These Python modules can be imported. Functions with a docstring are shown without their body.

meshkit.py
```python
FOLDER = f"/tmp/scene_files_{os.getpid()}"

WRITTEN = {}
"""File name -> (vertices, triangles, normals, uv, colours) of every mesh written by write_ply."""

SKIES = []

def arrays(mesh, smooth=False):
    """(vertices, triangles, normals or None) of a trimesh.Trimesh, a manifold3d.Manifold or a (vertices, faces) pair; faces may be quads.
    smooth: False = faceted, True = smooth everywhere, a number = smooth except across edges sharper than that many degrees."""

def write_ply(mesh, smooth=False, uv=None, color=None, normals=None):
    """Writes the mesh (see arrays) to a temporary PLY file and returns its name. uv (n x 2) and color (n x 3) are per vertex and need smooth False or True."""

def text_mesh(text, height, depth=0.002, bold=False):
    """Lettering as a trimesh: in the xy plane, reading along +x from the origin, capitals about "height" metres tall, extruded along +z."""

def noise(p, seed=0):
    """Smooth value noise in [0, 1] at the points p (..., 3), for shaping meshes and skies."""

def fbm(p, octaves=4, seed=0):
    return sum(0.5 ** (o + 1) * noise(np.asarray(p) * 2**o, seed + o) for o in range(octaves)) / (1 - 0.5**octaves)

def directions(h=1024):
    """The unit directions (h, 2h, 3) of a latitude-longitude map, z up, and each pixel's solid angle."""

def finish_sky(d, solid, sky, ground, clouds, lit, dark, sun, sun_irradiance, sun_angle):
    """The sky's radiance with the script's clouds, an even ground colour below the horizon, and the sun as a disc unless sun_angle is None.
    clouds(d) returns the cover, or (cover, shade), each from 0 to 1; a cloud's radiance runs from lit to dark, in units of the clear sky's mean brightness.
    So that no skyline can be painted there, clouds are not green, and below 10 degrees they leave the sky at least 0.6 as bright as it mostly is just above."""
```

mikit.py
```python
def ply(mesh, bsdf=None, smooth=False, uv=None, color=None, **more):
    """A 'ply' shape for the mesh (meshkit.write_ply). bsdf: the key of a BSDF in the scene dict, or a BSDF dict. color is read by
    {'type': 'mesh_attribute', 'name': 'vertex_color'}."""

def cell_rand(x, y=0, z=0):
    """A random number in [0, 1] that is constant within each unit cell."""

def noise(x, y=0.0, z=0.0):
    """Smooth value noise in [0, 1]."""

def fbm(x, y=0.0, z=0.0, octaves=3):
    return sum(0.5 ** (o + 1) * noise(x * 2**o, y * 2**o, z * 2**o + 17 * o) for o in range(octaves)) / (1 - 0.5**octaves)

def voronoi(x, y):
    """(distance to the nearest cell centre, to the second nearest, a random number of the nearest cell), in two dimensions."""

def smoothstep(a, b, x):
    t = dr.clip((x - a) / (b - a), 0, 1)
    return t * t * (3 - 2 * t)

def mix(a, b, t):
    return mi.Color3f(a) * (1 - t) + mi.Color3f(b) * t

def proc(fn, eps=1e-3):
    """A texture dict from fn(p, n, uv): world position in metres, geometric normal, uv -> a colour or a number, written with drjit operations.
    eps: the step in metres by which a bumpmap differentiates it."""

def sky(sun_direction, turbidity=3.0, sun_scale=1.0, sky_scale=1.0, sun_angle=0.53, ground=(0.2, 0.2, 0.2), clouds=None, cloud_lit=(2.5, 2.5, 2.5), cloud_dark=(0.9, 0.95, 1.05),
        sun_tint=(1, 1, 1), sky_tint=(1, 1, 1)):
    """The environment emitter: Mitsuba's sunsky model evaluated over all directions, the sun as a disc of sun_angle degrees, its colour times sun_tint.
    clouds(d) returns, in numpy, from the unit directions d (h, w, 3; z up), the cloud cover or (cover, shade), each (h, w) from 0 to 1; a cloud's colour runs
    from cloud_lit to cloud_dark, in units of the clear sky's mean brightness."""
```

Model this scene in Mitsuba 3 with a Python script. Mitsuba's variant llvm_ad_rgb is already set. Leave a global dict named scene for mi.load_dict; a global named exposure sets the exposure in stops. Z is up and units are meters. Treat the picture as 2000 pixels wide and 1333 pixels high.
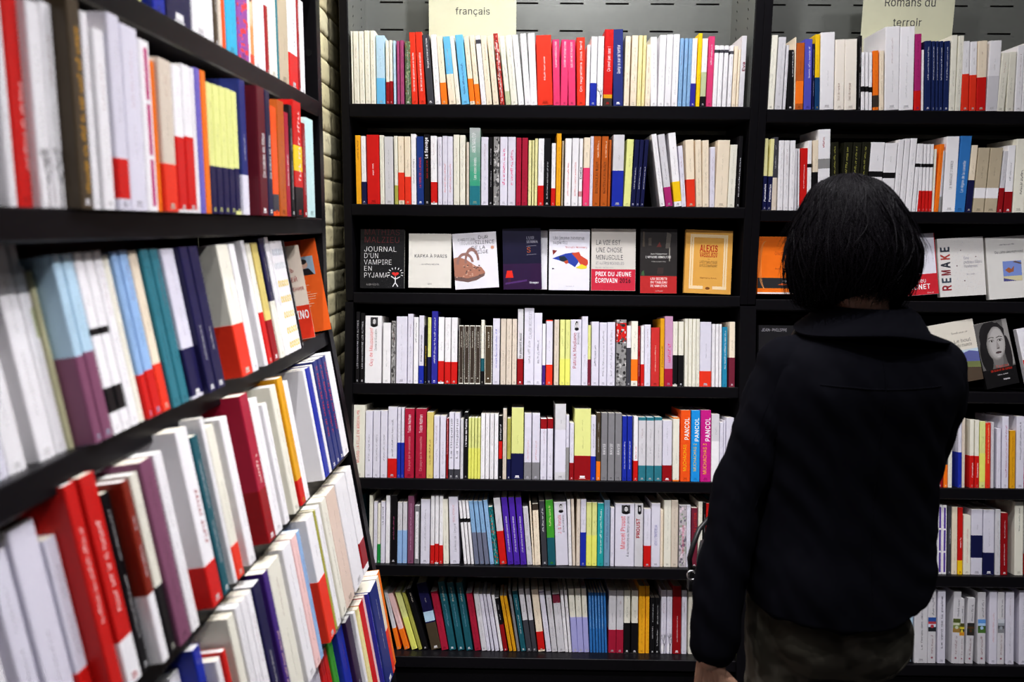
import math, random, glob, re
import numpy as np, trimesh, shapely, mitsuba as mi, mikit, meshkit
import manifold3d as m3
from shapely import affinity
from PIL import Image, ImageDraw, ImageFont

T = mi.ScalarTransform4f
rnd = random.Random(7)
nrg = np.random.default_rng(11)
scene, labels = {}, {}
exposure = 1.97

# ---------------------------------------------------------------- camera
FOCAL = 1450.0
CAM_R = np.array([[0.99989646, 0.01094072, -0.00934696], [0.01090504, -0.15232982, 0.98826955], [0.00938856, -0.98826916, -0.15243336]])
EYE = np.array([0.0, 0.0, 1.5])
right, down, fwd = CAM_R[:, 0], CAM_R[:, 1], CAM_R[:, 2]
M4 = np.eye(4); M4[:3, 0], M4[:3, 1], M4[:3, 2], M4[:3, 3] = -right, -down, fwd, EYE
scene['camera'] = {'type': 'thinlens', 'to_world': T(M4), 'fov': 2 * math.degrees(math.atan(1000 / FOCAL)), 'fov_axis': 'x',
                   'aperture_radius': 0.0042, 'focus_distance': 2.15, 'near_clip': 0.05, 'far_clip': 50.0}

# ---------------------------------------------------------------- lights: track lamps in front of the two runs of shelves, added weak ceiling panels for ambient light
LAMPS = [((-0.22, 1.64, 3.12), (-0.1, 2.3, 1.0), 1.0), ((0.34, 1.64, 3.12), (0.35, 2.3, 1.0), 1.0), ((0.95, 1.64, 3.12), (0.95, 2.3, 1.0), 1.0), ((1.55, 1.64, 3.12), (1.5, 2.3, 1.0), 1.0),
         ((0.05, 0.25, 3.0), (-0.5, 0.4, 1.0), 0.72), ((0.05, 0.85, 3.0), (-0.5, 0.9, 1.0), 0.72), ((0.05, 1.4, 3.0), (-0.5, 1.45, 1.0), 0.6), ((0.30, 1.62, 2.9), (-0.575, 2.14, 1.3), 3.6)]  # last lamp is added, only to brighten the brick pier
LAMP_POWER = 84.0
LAMP_TINT = (0.985, 0.97, 1.0)
ADDED_SPOTS = [((-0.3, 0.85, 3.1), (-0.2, 2.1, 0.20), 2.1), ((0.30, 0.85, 3.1), (0.35, 2.1, 0.20), 2.1), ((1.15, 0.85, 3.1), (1.1, 2.1, 0.3), 0.9), ((1.65, 0.85, 3.1), (1.55, 2.1, 0.3), 2.2),
         ((0.62, 0.45, 3.05), (-0.40, 0.75, 0.55), 1.9), ((0.62, 1.05, 3.05), (-0.38, 1.40, 0.42), 1.7)]      # narrow beams added to brighten the lower shelves: position, aim, intensity
ADDED_PANELS = [((0.6, -0.9, 3.288), 0.6, 0.3), ((0.9, 0.55, 3.288), 0.6, 0.3)]  # panels added out of view to give soft ambient light
PANEL_POWER = (2.0, 2.0, 2.4)

# ---------------------------------------------------------------- materials
def rgb(*c): return {'type': 'rgb', 'value': list(c)}
def lin(h):
    c = np.array([int(h[i:i + 2], 16) for i in (0, 2, 4)]) / 255.0
    return np.where(c <= 0.04045, c / 12.92, ((c + 0.055) / 1.055) ** 2.4)
def prin(col, rough=0.5, spec=0.4, **k):
    return {'type': 'twosided', 'b': {'type': 'principled', 'base_color': rgb(*col) if not isinstance(col, dict) else col, 'roughness': rough, 'specular': spec, **k}}
VC = {'type': 'mesh_attribute', 'name': 'vertex_color'}
scene['print_gloss'] = prin(VC, 0.36, 0.25)
scene['paper'] = {'type': 'twosided', 'b': {'type': 'diffuse', 'reflectance': VC}}
scene['black_steel'] = prin((0.0042, 0.0038, 0.0048), 0.36, 0.10)
scene['grey_steel'] = prin(mikit.proc(lambda p, n, uv: mikit.mix((0.13, 0.137, 0.125), (0.17, 0.177, 0.16), mikit.fbm(p.x * 3, p.y * 3, p.z * 3))), 0.38, 0.5, metallic=0.35)
scene['slot_dark'] = prin((0.004, 0.004, 0.004), 0.8, 0.1)
scene['plaster'] = prin((0.16, 0.155, 0.15), 0.8, 0.2)
scene['dark_floor'] = prin(mikit.proc(lambda p, n, uv: mikit.mix((0.03, 0.028, 0.027), (0.05, 0.047, 0.045), mikit.fbm(p.x * 9, p.y * 9))), 0.45, 0.4)
scene['mortar'] = {'type': 'diffuse', 'reflectance': rgb(0.50, 0.46, 0.30)}
for i, c in enumerate([(0.66, 0.60, 0.36), (0.61, 0.55, 0.32), (0.70, 0.65, 0.42), (0.58, 0.52, 0.31)]):
    scene['brick_paint_%d' % i] = {'type': 'twosided', 'b': {'type': 'diffuse', 'reflectance': mikit.proc(lambda p, n, uv, c=c: mikit.mix(c, (c[0] * .66, c[1] * .63, c[2] * .6), mikit.smoothstep(0.55, 0.75, mikit.fbm(p.y * 55, p.z * 55, p.x * 20))))}}
scene['hair_dark'] = prin((0.0030, 0.0023, 0.0034), 0.45, 0.07)
scene['skin'] = prin((0.42, 0.23, 0.15), 0.5, 0.35)
scene['jacket_cloth'] = prin(mikit.proc(lambda p, n, uv: mikit.mix((0.0012, 0.0012, 0.0026), (0.0021, 0.0021, 0.0040), mikit.noise(p.x * 900, p.y * 900, p.z * 900))), 0.9, 0.06)
scene['khaki_cloth'] = prin(mikit.proc(lambda p, n, uv: mikit.mix(mikit.mix((0.070, 0.064, 0.048), (0.034, 0.031, 0.022), mikit.smoothstep(0.45, 0.55, mikit.fbm(p.x * 14, p.y * 14, p.z * 14))), (0.11, 0.104, 0.084), mikit.smoothstep(0.56, 0.64, mikit.fbm(p.x * 11 + 5, p.y * 11, p.z * 11)))), 0.85, 0.15)
scene['black_leather'] = prin((0.008, 0.008, 0.009), 0.45, 0.4)
scene['chrome'] = {'type': 'roughconductor', 'material': 'Al', 'alpha': 0.15}
scene['lamp_body'] = prin((0.02, 0.02, 0.02), 0.5, 0.4)

# ---------------------------------------------------------------- scene helpers
used = {}
def numbered(name):
    n = used.get(name, -1) + 1; used[name] = n
    return name if n == 0 else '%s_%03d' % (name, n)
def tag(key, label=None, cat=None, group=None, kind=None):
    labels[key] = {k: v for k, v in (('label', label), ('category', cat), ('group', group), ('kind', kind)) if v}
def put(key, mesh, bsdf, smooth=False, **k):
    scene[key] = mikit.ply(mesh, bsdf, smooth, **k)
    return key
def child(parent, name): return numbered(parent + '__' + name)
def box(x0, x1, y0, y1, z0, z1):
    m = trimesh.creation.box((x1 - x0, y1 - y0, z1 - z0)); m.apply_translation(((x0 + x1) / 2, (y0 + y1) / 2, (z0 + z1) / 2)); return m
def bevel_box(x0, x1, y0, y1, z0, z1, r=0.0015):
    cs = []
    pts = [(x, y, z) for sx in (0, 1) for sy in (0, 1) for sz in (0, 1) for x, y, z in
           [((x1 - r if sx else x0 + r), (y1 - r if sy else y0 + r), (z1 if sz else z0)), ((x1 - r if sx else x0 + r), (y1 if sy else y0), (z1 - r if sz else z0 + r)), ((x1 if sx else x0), (y1 - r if sy else y0 + r), (z1 - r if sz else z0 + r))]]
    return trimesh.convex.convex_hull(np.array(pts))
def frame_mat(O, a, u, n):
    m = np.eye(4); m[:3, 0], m[:3, 1], m[:3, 2], m[:3, 3] = a, u, n, O; return m
def project(P):
    c = (np.atleast_2d(P) - EYE) @ CAM_R
    return np.stack([1000 + FOCAL * c[:, 0] / c[:, 2], 666.5 + FOCAL * c[:, 1] / c[:, 2]], -1)

# frames of the shelves: origin on the front edge, along, up, out
D, TILT, ZB, ZBL = 2.25, math.radians(8.9), 1.268, 1.262
AL, NL, ZZ = np.array([0.02928654, 0.99957106, 0.0]), np.array([0.99957106, -0.02928654, 0.0]), np.array([0.0, 0.0, 1.0])
def back_frame(z, tilt):
    t = TILT if tilt else 0.0
    return np.array([0, D - (max(0, ZB - z) * math.tan(TILT) if tilt else 0), z]), np.array([1.0, 0, 0]), np.array([0, math.sin(t), math.cos(t)]), np.array([0, -math.cos(t), math.sin(t)])
def side_frame(z, tilt):
    t = TILT if tilt else 0.0
    off = -0.52 + (max(0, ZBL - z) * math.tan(TILT) if tilt else 0)
    return off * NL + np.array([0, 0, z]), AL, -math.sin(t) * NL + math.cos(t) * ZZ, math.cos(t) * NL + math.sin(t) * ZZ
ZA = [1.852, 1.5625, 1.2985, 1.024, 0.738, 0.477, 0.203]
ZBB = [1.8455, 1.555, 1.2895, 1.018, 0.7295, 0.467, 0.2005]
ZS = [1.783, 1.515, 1.247, 0.972, 0.692, 0.392, 0.10]
FR = {}
for i in range(7):
    FR['A%d' % (i + 1)] = back_frame(ZA[i], i >= 2); FR['B%d' % (i + 1)] = back_frame(ZBB[i], i >= 2); FR['S%d' % (i + 1)] = side_frame(ZS[i], i >= 2)
AX0, AX1, BX0, BX1 = -0.505, 0.668, 0.716, 1.885
S_END = 1.757

# ---------------------------------------------------------------- the room
def struct(name, mesh, bsdf, label, **k):
    put(name, mesh, bsdf, **k); tag(name, label, kind='structure')
struct('floor', box(-1.2, 3.0, -2.5, 2.75, -0.05, 0.0), 'dark_floor', 'dark hard floor of the bookshop')
struct('ceiling', box(-1.2, 3.0, -2.5, 2.75, 3.3, 3.35), 'plaster', 'plain ceiling of the bookshop')
struct('wall_back', box(-1.2, 3.0, 2.62, 2.75, 0.0, 3.3), 'plaster', 'wall behind the tall black bookcases')
struct('wall_left', box(-1.2, -1.02, -2.5, 2.62, 0.0, 3.3), 'plaster', 'wall behind the side bookcase')
struct('wall_right', box(2.9, 3.0, -2.5, 2.62, 0.0, 3.3), 'plaster', 'far side wall of the shop')
struct('wall_front', box(-1.02, 2.9, -2.5, -2.4, 0.0, 3.3), 'plaster', 'shop wall opposite the bookcases')

# brick pier between the side bookcase and the back bookcase; every brick its own part
PX = -0.575
struct('brick_pillar', box(-1.0, PX, 1.90, 2.61, 0.0, 3.3), 'mortar', 'pale yellow painted brick pier between the bookcases')
def brick_mesh(y0, y1, z0, z1, seed):
    m = trimesh.creation.box((0.03, y1 - y0, z1 - z0)); m = m.subdivide().subdivide().subdivide() if z1 > 1.2 else m.subdivide()
    v = m.vertices.copy()
    half = np.array([0.015, (y1 - y0) / 2, (z1 - z0) / 2])
    q = np.abs(v) / half
    r = np.clip(np.maximum(q[:, 1], q[:, 2]) - 0.8, 0, 1) / 0.2
    v[:, 0] -= 0.0028 * r ** 4 * (v[:, 0] > 0)
    w = v + np.array([0, (y0 + y1) / 2, (z0 + z1) / 2])
    v[:, 0] += (meshkit.fbm(w * 45, 3, seed) - 0.5) * 0.007 * (v[:, 0] > 0)
    v[:, 1:] += (meshkit.fbm(w * 60, 2, seed + 9)[:, None] - 0.5) * 0.006
    return v + np.array([PX - 0.010, (y0 + y1) / 2, (z0 + z1) / 2])
kb = 0
for r in range(48):
    z0 = r * 0.068 + 0.004
    y = 1.90 - (0.11 if r % 2 else 0.0) - 0.02
    while y < 2.6:
        a, b = max(y + 0.004, 1.905), min(y + 0.216, 2.605)
        if b - a > 0.03:
            mm = trimesh.creation.box((1, 1, 1)); mm = mm.subdivide().subdivide().subdivide() if z0 > 1.2 else mm.subdivide()
            v = brick_mesh(a, b, z0, z0 + 0.063, kb)
            k = child('brick_pillar', 'brick')
            put(k, trimesh.Trimesh(v, mm.faces, process=False), 'brick_paint_%d' % rnd.randrange(4), smooth=True)
            kb += 1
        y += 0.22

# ---------------------------------------------------------------- bookcases
def shelf_mesh(fr, x0, x1, th, depth):
    b = 0.0028
    prof = shapely.Polygon([(0.0, -b), (-b * .12, -b * .5), (-b * .5, -b * .12), (-b, 0.0), (-depth, 0.0), (-depth, -th), (-b, -th), (0.0, -th + b)])
    m = trimesh.creation.extrude_polygon(prof, x1 - x0, engine='earcut')
    v = m.vertices
    O, a, u, n = fr
    w = O + np.outer(x0 + v[:, 2], a) + np.outer(v[:, 1], u) + np.outer(v[:, 0], n)
    out = trimesh.Trimesh(w, m.faces, process=False); out.fix_normals(); return out
def slant_panel(fr_up, s0, s1, zb, depth, front):
    """lower side panel: front edge leans out towards the floor. fr_up: origin, along, out directions of the upper front plane"""
    O, a, n = fr_up
    t = math.tan(TILT)
    prof = shapely.Polygon([(front, zb), (front + zb * t, 0.0), (-depth, 0.0), (-depth, zb)])
    m = trimesh.creation.extrude_polygon(prof, s1 - s0, engine='earcut')
    v = m.vertices
    w = O + np.outer(s0 + v[:, 2], a) + np.outer(v[:, 0], n) + np.outer(v[:, 1], ZZ)
    out = trimesh.Trimesh(w, m.faces, process=False); out.fix_normals(); return out
def slotted_panel(x0, x1, z0, z1, y, th=0.002):
    holes = []
    for z in np.arange(2.123 - 0.0835 * 3, z1 - 0.01, 0.0835):
        for x in np.arange(x0 + 0.085, x1 - 0.06, 0.1443):
            holes.append(shapely.box(x - 0.037, z - 0.0026, x + 0.037, z + 0.0026))
    p = shapely.box(x0, z0, x1, z1).difference(shapely.union_all(holes))
    m = trimesh.creation.extrude_polygon(p, th, engine='earcut')
    v = m.vertices[:, [0, 2, 1]].copy(); v[:, 1] = y + th - v[:, 1]
    out = trimesh.Trimesh(v, m.faces, process=False); out.fix_normals(); return out
YB = 2.51
def back_case(letter, X0, X1, label):
    key = numbered('bookcase'); tag(key, label, 'bookcase', 'tall black steel bookcases along the back')
    zs = ZA if letter == 'A' else ZBB
    pt = 0.024
    for sx in (0, 1):
        a, b = (X0 - pt, X0) if sx == 0 else (X1, X1 + pt)
        put(child(key, 'side_panel'), bevel_box(a, b, D, YB, ZB + 0.004, 2.45), 'black_steel')
        put(child(key, 'lower_side_panel'), slant_panel((np.array([0, D, 0]), np.array([1.0, 0, 0]), np.array([0, -1.0, 0])), a, b, ZB, YB - D, 0.008), 'black_steel')
        # grey inner face of the upper panel with its rows of slots
        k = child(key, 'slotted_strip')
        xa = X0 + 0.0008 if sx == 0 else X1 - 0.0008
        put(k, box(min(xa, X0 if sx == 0 else X1), max(xa, X0 if sx == 0 else X1), D + 0.012, YB, zs[0], 2.45), 'grey_steel')
        ms = []
        xf = xa + (0.0003 if sx == 0 else -0.0003)
        for z in np.arange(2.035, 2.44, 0.0265):
            for yy, f in ((D + 0.075, 1), (D + 0.195, 1)):
                q = box(min(xa, xf), max(xa, xf), -0.0055, 0.0055, -0.0018, 0.0018)
                q.apply_transform(trimesh.transformations.rotation_matrix(0.75, (1, 0, 0))); q.apply_translation((0, yy, z)); ms.append(q)
        put(child(k, 'slots'), trimesh.util.concatenate(ms), 'slot_dark'); labels[used_key(k + '__slots')] = {'kind': 'stuff'}
    put(child(key, 'back_panel'), slotted_panel(X0, X1, zs[0] - 0.05, 2.45, YB), 'grey_steel')
    put(child(key, 'lower_back_panel'), box(X0, X1, YB, YB + 0.006, 0.0, zs[0] - 0.05), 'black_steel')
    for i, z in enumerate(zs):
        put(child(key, 'shelf'), shelf_mesh(FR['%s%d' % (letter, i + 1)], X0 + 0.0005, X1 - 0.0005, 0.038 if i == 0 else 0.034, 0.25), 'black_steel')
    put(child(key, 'plinth'), box(X0, X1, 2.09, 2.115, 0.0, zs[6] - 0.045), 'black_steel')
    return key
def used_key(base):
    n = used[base]; return base if n == 0 else '%s_%03d' % (base, n)
CASE_A = back_case('A', AX0, AX1, 'tall black bookcase with seven full shelves beside the brick pillar')
CASE_B = back_case('B', BX0, BX1, 'tall black bookcase half hidden behind the person in black')
key = numbered('bookcase'); CASE_S = key
tag(key, 'black side bookcase running along the aisle up to the brick pillar', 'bookcase')
O0 = -0.52 * NL
for s0, s1 in ((S_END, S_END + 0.03), (-0.45, -0.42)):
    pr = trimesh.creation.box((1, 1, 1))
    def sbox(sa, sb, na, nb, za, zb):
        m = bevel_box(sa, sb, na, nb, za, zb); v = m.vertices
        out = trimesh.Trimesh(O0 + np.outer(v[:, 0], AL) + np.outer(v[:, 1], NL) + np.outer(v[:, 2], ZZ), m.faces, process=False); out.fix_normals(); return out
    put(child(key, 'side_panel'), sbox(s0, s1, -0.30, 0.0, ZBL + 0.003, 2.45), 'black_steel')
    put(child(key, 'lower_side_panel'), slant_panel((O0, AL, NL), s0, s1, ZBL, 0.30, 0.006), 'black_steel')
for zz in (1.888, 2.2, 1.60):      # screw holes in the end panel
    c = trimesh.creation.cylinder(0.0075, 0.0012, sections=20); c.apply_transform(trimesh.transformations.rotation_matrix(math.pi / 2, (1, 0, 0)))
    c.apply_translation(O0 + (S_END - 0.0004) * AL - 0.02 * NL + zz * ZZ)
    put(child(key + '__side_panel', 'screw_hole'), c, 'slot_dark')
put(child(key, 'back_panel'), sbox(-0.42, S_END, -0.306, -0.30, 0.0, 2.45), 'black_steel')
for i, z in enumerate(ZS):
    put(child(key, 'shelf'), shelf_mesh(FR['S%d' % (i + 1)], -0.419, S_END - 0.0005, 0.036, 0.27), 'black_steel')
put(child(key, 'shelf'), shelf_mesh(side_frame(2.09, False), -0.419, S_END - 0.0005, 0.036, 0.27), 'black_steel')
put(child(key, 'plinth'), sbox(-0.42, S_END, 0.10, 0.12, 0.0, 0.06), 'black_steel')

# ---------------------------------------------------------------- lettering
FONT = ImageFont.truetype(glob.glob('/opt/blender-*/*/datafiles/fonts/Inter.woff2')[0], 64)
GL = {}
def glyph(ch, bold):
    if (ch, bold) in GL: return GL[ch, bold]
    sw = 2 if bold else 0
    adv = FONT.getlength(ch) + sw
    x0, y0, x1, y1 = FONT.getbbox(ch, anchor='ls', stroke_width=sw)
    if x1 <= x0 or y1 <= y0 or ch == ' ':
        GL[ch, bold] = (None, None, adv); return GL[ch, bold]
    im = Image.new('L', (x1 - x0 + 8, y1 - y0 + 8))
    ImageDraw.Draw(im).text((4 - x0, 4 - y0), ch, 255, FONT, anchor='ls', stroke_width=sw)
    on = np.pad(np.asarray(im) > 127, ((0, 0), (1, 1))).astype(np.int8)
    rows, st = np.nonzero(np.diff(on, axis=1) == 1); en = np.nonzero(np.diff(on, axis=1) == -1)[1]
    sh = shapely.union_all(shapely.box(st, -rows - 1, en, -rows)).buffer(0.6).buffer(-0.6).simplify(1.1)
    V, F, at = [], [], 0
    for g in getattr(sh, 'geoms', [sh]):
        v, f = trimesh.creation.triangulate_polygon(g, engine='earcut')
        V.append(v); F.append(f + at); at += len(v)
    v = np.vstack(V) + [x0 - 4, 4 - y0]
    GL[ch, bold] = (v / 46.5, np.vstack(F), adv)     # capitals 1 high
    return GL[ch, bold]
def text2d(s, bold=False):
    """flat lettering, capitals 1 high, from x = 0: (vertices, faces, length)"""
    V, F, at, x = [], [], 0, 0.0
    for ch in s:
        v, f, adv = glyph(ch, bold)
        if v is not None:
            V.append(v + [x / 46.5, 0]); F.append(f + at); at += len(v)
        x += adv + 1
    if not V: return np.zeros((0, 2)), np.zeros((0, 3), int), 0.1
    return np.vstack(V), np.vstack(F), x / 46.5

# ---------------------------------------------------------------- colours: code -> (sRGB, word)
COL = {}
for row in '''wh ebe9ea white;iv e6e3d2 ivory;cr ebdcc2 cream;be d5c8b6 beige;lg cfcdd0 pale grey;la d9d6e2 white;gy 7e7d80 grey;dg 3c3c42 dark grey;bk 121113 black;db 382f28 dark brown
bd 453a2b brown;bz 7d2212 rust red;br 6b3320 brown;nv 14173f navy;nt 123a66 dark blue;nb 1b3578 blue;nn 1a1840 navy;ni 182552 navy;bn 252f6e navy blue;bo 1d1f3d navy;bl 1c2c9c blue;bb 2f6fb3 blue;cb 1f8fdc bright blue;sk 66b4e0 sky blue
sb 8fb2dc light blue;st 83abd0 light blue;sl 6b7085 slate;sp 8db4da light blue;pb b4d3e6 pale blue;pa bfe0df pale aqua;bg 6f93ab blue-grey;lb a3a2d6 lavender blue;cy2 28a9cf cyan;cy efe2a0 pale yellow;ro e0341f red;re c5302e red;rd c71a17 red;rm b5372f mottled red
dr 8e1117 dark red;rs c9898c dusty pink;ru b5561c rust orange;rp cf3b6c raspberry;cm a51c36 crimson;mg a8266a magenta;mk c41f80 magenta;hp e23b6c hot pink;ps ecc3bf pale pink;pk e08fa5 pink;mp c795b6 mauve pink;mv a58ab8 mauve
pl a2456f plum;pm 7b4862 plum;vi 3f2472 violet;vv 4a27a0 purple;vd 2b1538 dark purple;vb 4b4bab violet blue;in 2b2a8e indigo;vw 6a60b8 violet;or f0741b orange;oo ee541b orange;mu d89a1a mustard;yo eba51f golden yellow;ye f0c419 yellow
my dcc872 pale mustard;py e4df9f pale yellow;li dde08c pale lime;ly e2e36a lime yellow;ol a5a34a olive;ov b9b690 olive cream;ok 1c1c12 olive black;gr 1f8a3d green;gn 3f9a2e green;gm 5c6f52 mottled green;gq 8b8a88 grey photo;gg 8fae9b green and grey;gc b9b2b5 patchwork grey
sg b8bf95 sage;te 2c7280 teal;tl 239a9a teal;tm 1f6e70 patterned teal;tb 2684a8 teal blue;dt 1c5560 dark teal;ta b9ab90 taupe;ma 6d2233 maroon;mr 5a1420 dark maroon;ir eee6d8 ivory;bs dcc5b4 beige pink;sw eeeeee white;vp 8a3d8f red and violet patterned'''.replace('\n', ';').split(';'):
    c, h, w = row.split(' ', 2); COL[c] = (lin(h), w)
COL['bp'] = COL['wh']
def dark(c): return COL[c][0].mean() < 0.12

# ---------------------------------------------------------------- one book: meshes in the book's own frame (x along the shelf, y up, z out of the shelf)
class Soup:
    def __init__(self): self.v, self.f, self.c, self.n = [], [], [], 0
    def add(self, v, f, col):
        v = np.asarray(v, float); f = np.asarray(f, int)
        if len(v) == 0: return
        self.v.append(v); self.f.append(f + self.n); self.c.append(np.tile(col, (len(v), 1))); self.n += len(v)
    def join(self, o, m):
        for v, f, c in zip(o.v, o.f, o.c): pass
        if o.n:
            self.v.append(np.vstack(o.v) @ m[:3, :3].T + m[:3, 3]); self.f.append(np.vstack(o.f) + self.n); self.c.append(np.vstack(o.c)); self.n += o.n
    def mesh(self, m=None):
        v = np.vstack(self.v)
        if m is not None: v = v @ m[:3, :3].T + m[:3, 3]
        return trimesh.Trimesh(v, np.vstack(self.f), process=False), np.vstack(self.c)
def wrap(s, w, d, y0, y1, col, out=0.0, t=0.0005, r=0.0022):
    """a cover or a paper band folded around spine and boards between the heights y0 and y1"""
    r = min(r, w * 0.3); o = out
    P = [(-o, -d), (-o, -r), (r * .3 - o * .7, -r * .3 + o * .7), (r, o), (w - r, o), (w - r * .3 + o * .7, -r * .3 + o * .7), (w + o, -r), (w + o, -d)]
    Q = [(w - t, -d), (w - t, -r), (w - r, -t), (r, -t), (t, -r), (t, -d)]
    prof = np.array(P + Q); n = len(prof)
    v = np.vstack([np.column_stack([prof[:, 0], np.full(n, y), prof[:, 1]]) for y in (y0, y1)])
    i = np.arange(n); j = (i + 1) % n
    f = np.vstack([np.column_stack([i, j, j + n]), np.column_stack([i, j + n, i + n])])
    tp = np.array([(0, 1, 12), (0, 12, 13), (1, 2, 12), (2, 11, 12), (2, 3, 11), (3, 4, 10), (3, 10, 11), (4, 5, 10), (5, 9, 10), (5, 6, 9), (6, 7, 8), (6, 8, 9)])
    f = np.vstack([f[:, ::-1], tp[:, ::-1] + n, tp])
    s.add(v, f, col)
def flat(s, v2, f, col, z=0.00022): s.add(np.column_stack([v2, np.full(len(v2), z)]), f, col)
def rect(s, x0, x1, y0, y1, col, z=0.00022): flat(s, np.array([(x0, y0), (x1, y0), (x1, y1), (x0, y1)]), [(0, 1, 2), (0, 2, 3)], col, z)
def bars(s, xc, cap, y0, y1, col, rr):
    """print too small to read: one mark per letter, running up the spine"""
    y = y0
    while y < y1:
        for _ in range(rr.randint(2, 8)):
            g = cap * rr.uniform(0.35, 0.6); hh = cap * rr.choice((0.72, 0.72, 0.78, 1.0))
            if y + g > y1: break
            if rr.random() < .5:
                rect(s, xc + cap / 2 - hh, xc + cap / 2, y, y + g * .42, col); rect(s, xc + cap / 2 - hh, xc + cap / 2 - hh * .7, y, y + g, col)
            else:
                rect(s, xc + cap / 2 - hh, xc + cap / 2, y + g * .1, y + g * .4, col); rect(s, xc + cap / 2 - hh * .3, xc + cap / 2, y, y + g, col)
            y += g + cap * 0.16
        y += cap * 0.5
def spine_text(s, txt, w, h, col, capf, y0, y1, xc):
    v, f, L = text2d(txt.replace('_', ' ').strip(), bold=capf > 0.41)
    cap, a, b = capf * w, y0 / 100 * h, y1 / 100 * h
    if txt.startswith('_'): b = b
    q = np.column_stack([xc * w + cap / 2 - v[:, 1] * cap, a + v[:, 0] * (b - a) / L])
    flat(s, q, f, col, 0.0003)
def ell(cx, cy, rx, ry, n=16):
    t = np.arange(n) * 2 * np.pi / n
    return np.column_stack([cx + rx * np.cos(t), cy + ry * np.sin(t)]), [(0, i, i + 1) for i in range(1, n - 1)]
PICS = {'pic1': ('2b4f9a', 'b5404a', 'd7e0ee', '23262a'), 'pic2': ('4f5a2c', 'c9cdb0', '7a8a4a', '9c7a3c'), 'pic3': ('4d4a24', 'd9c63a', '2e2c1e', 'c8892a'), 'pic4': ('2d2b2a', '4b3420', '2a3325', '2b2723'), 'pic5': ('5c93d6', 'a9c9e8', '3f5a30', '46692f'), 'pic6': ('c8ccd2', '9aa0a6', '5b5c60', '84868a')}
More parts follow.
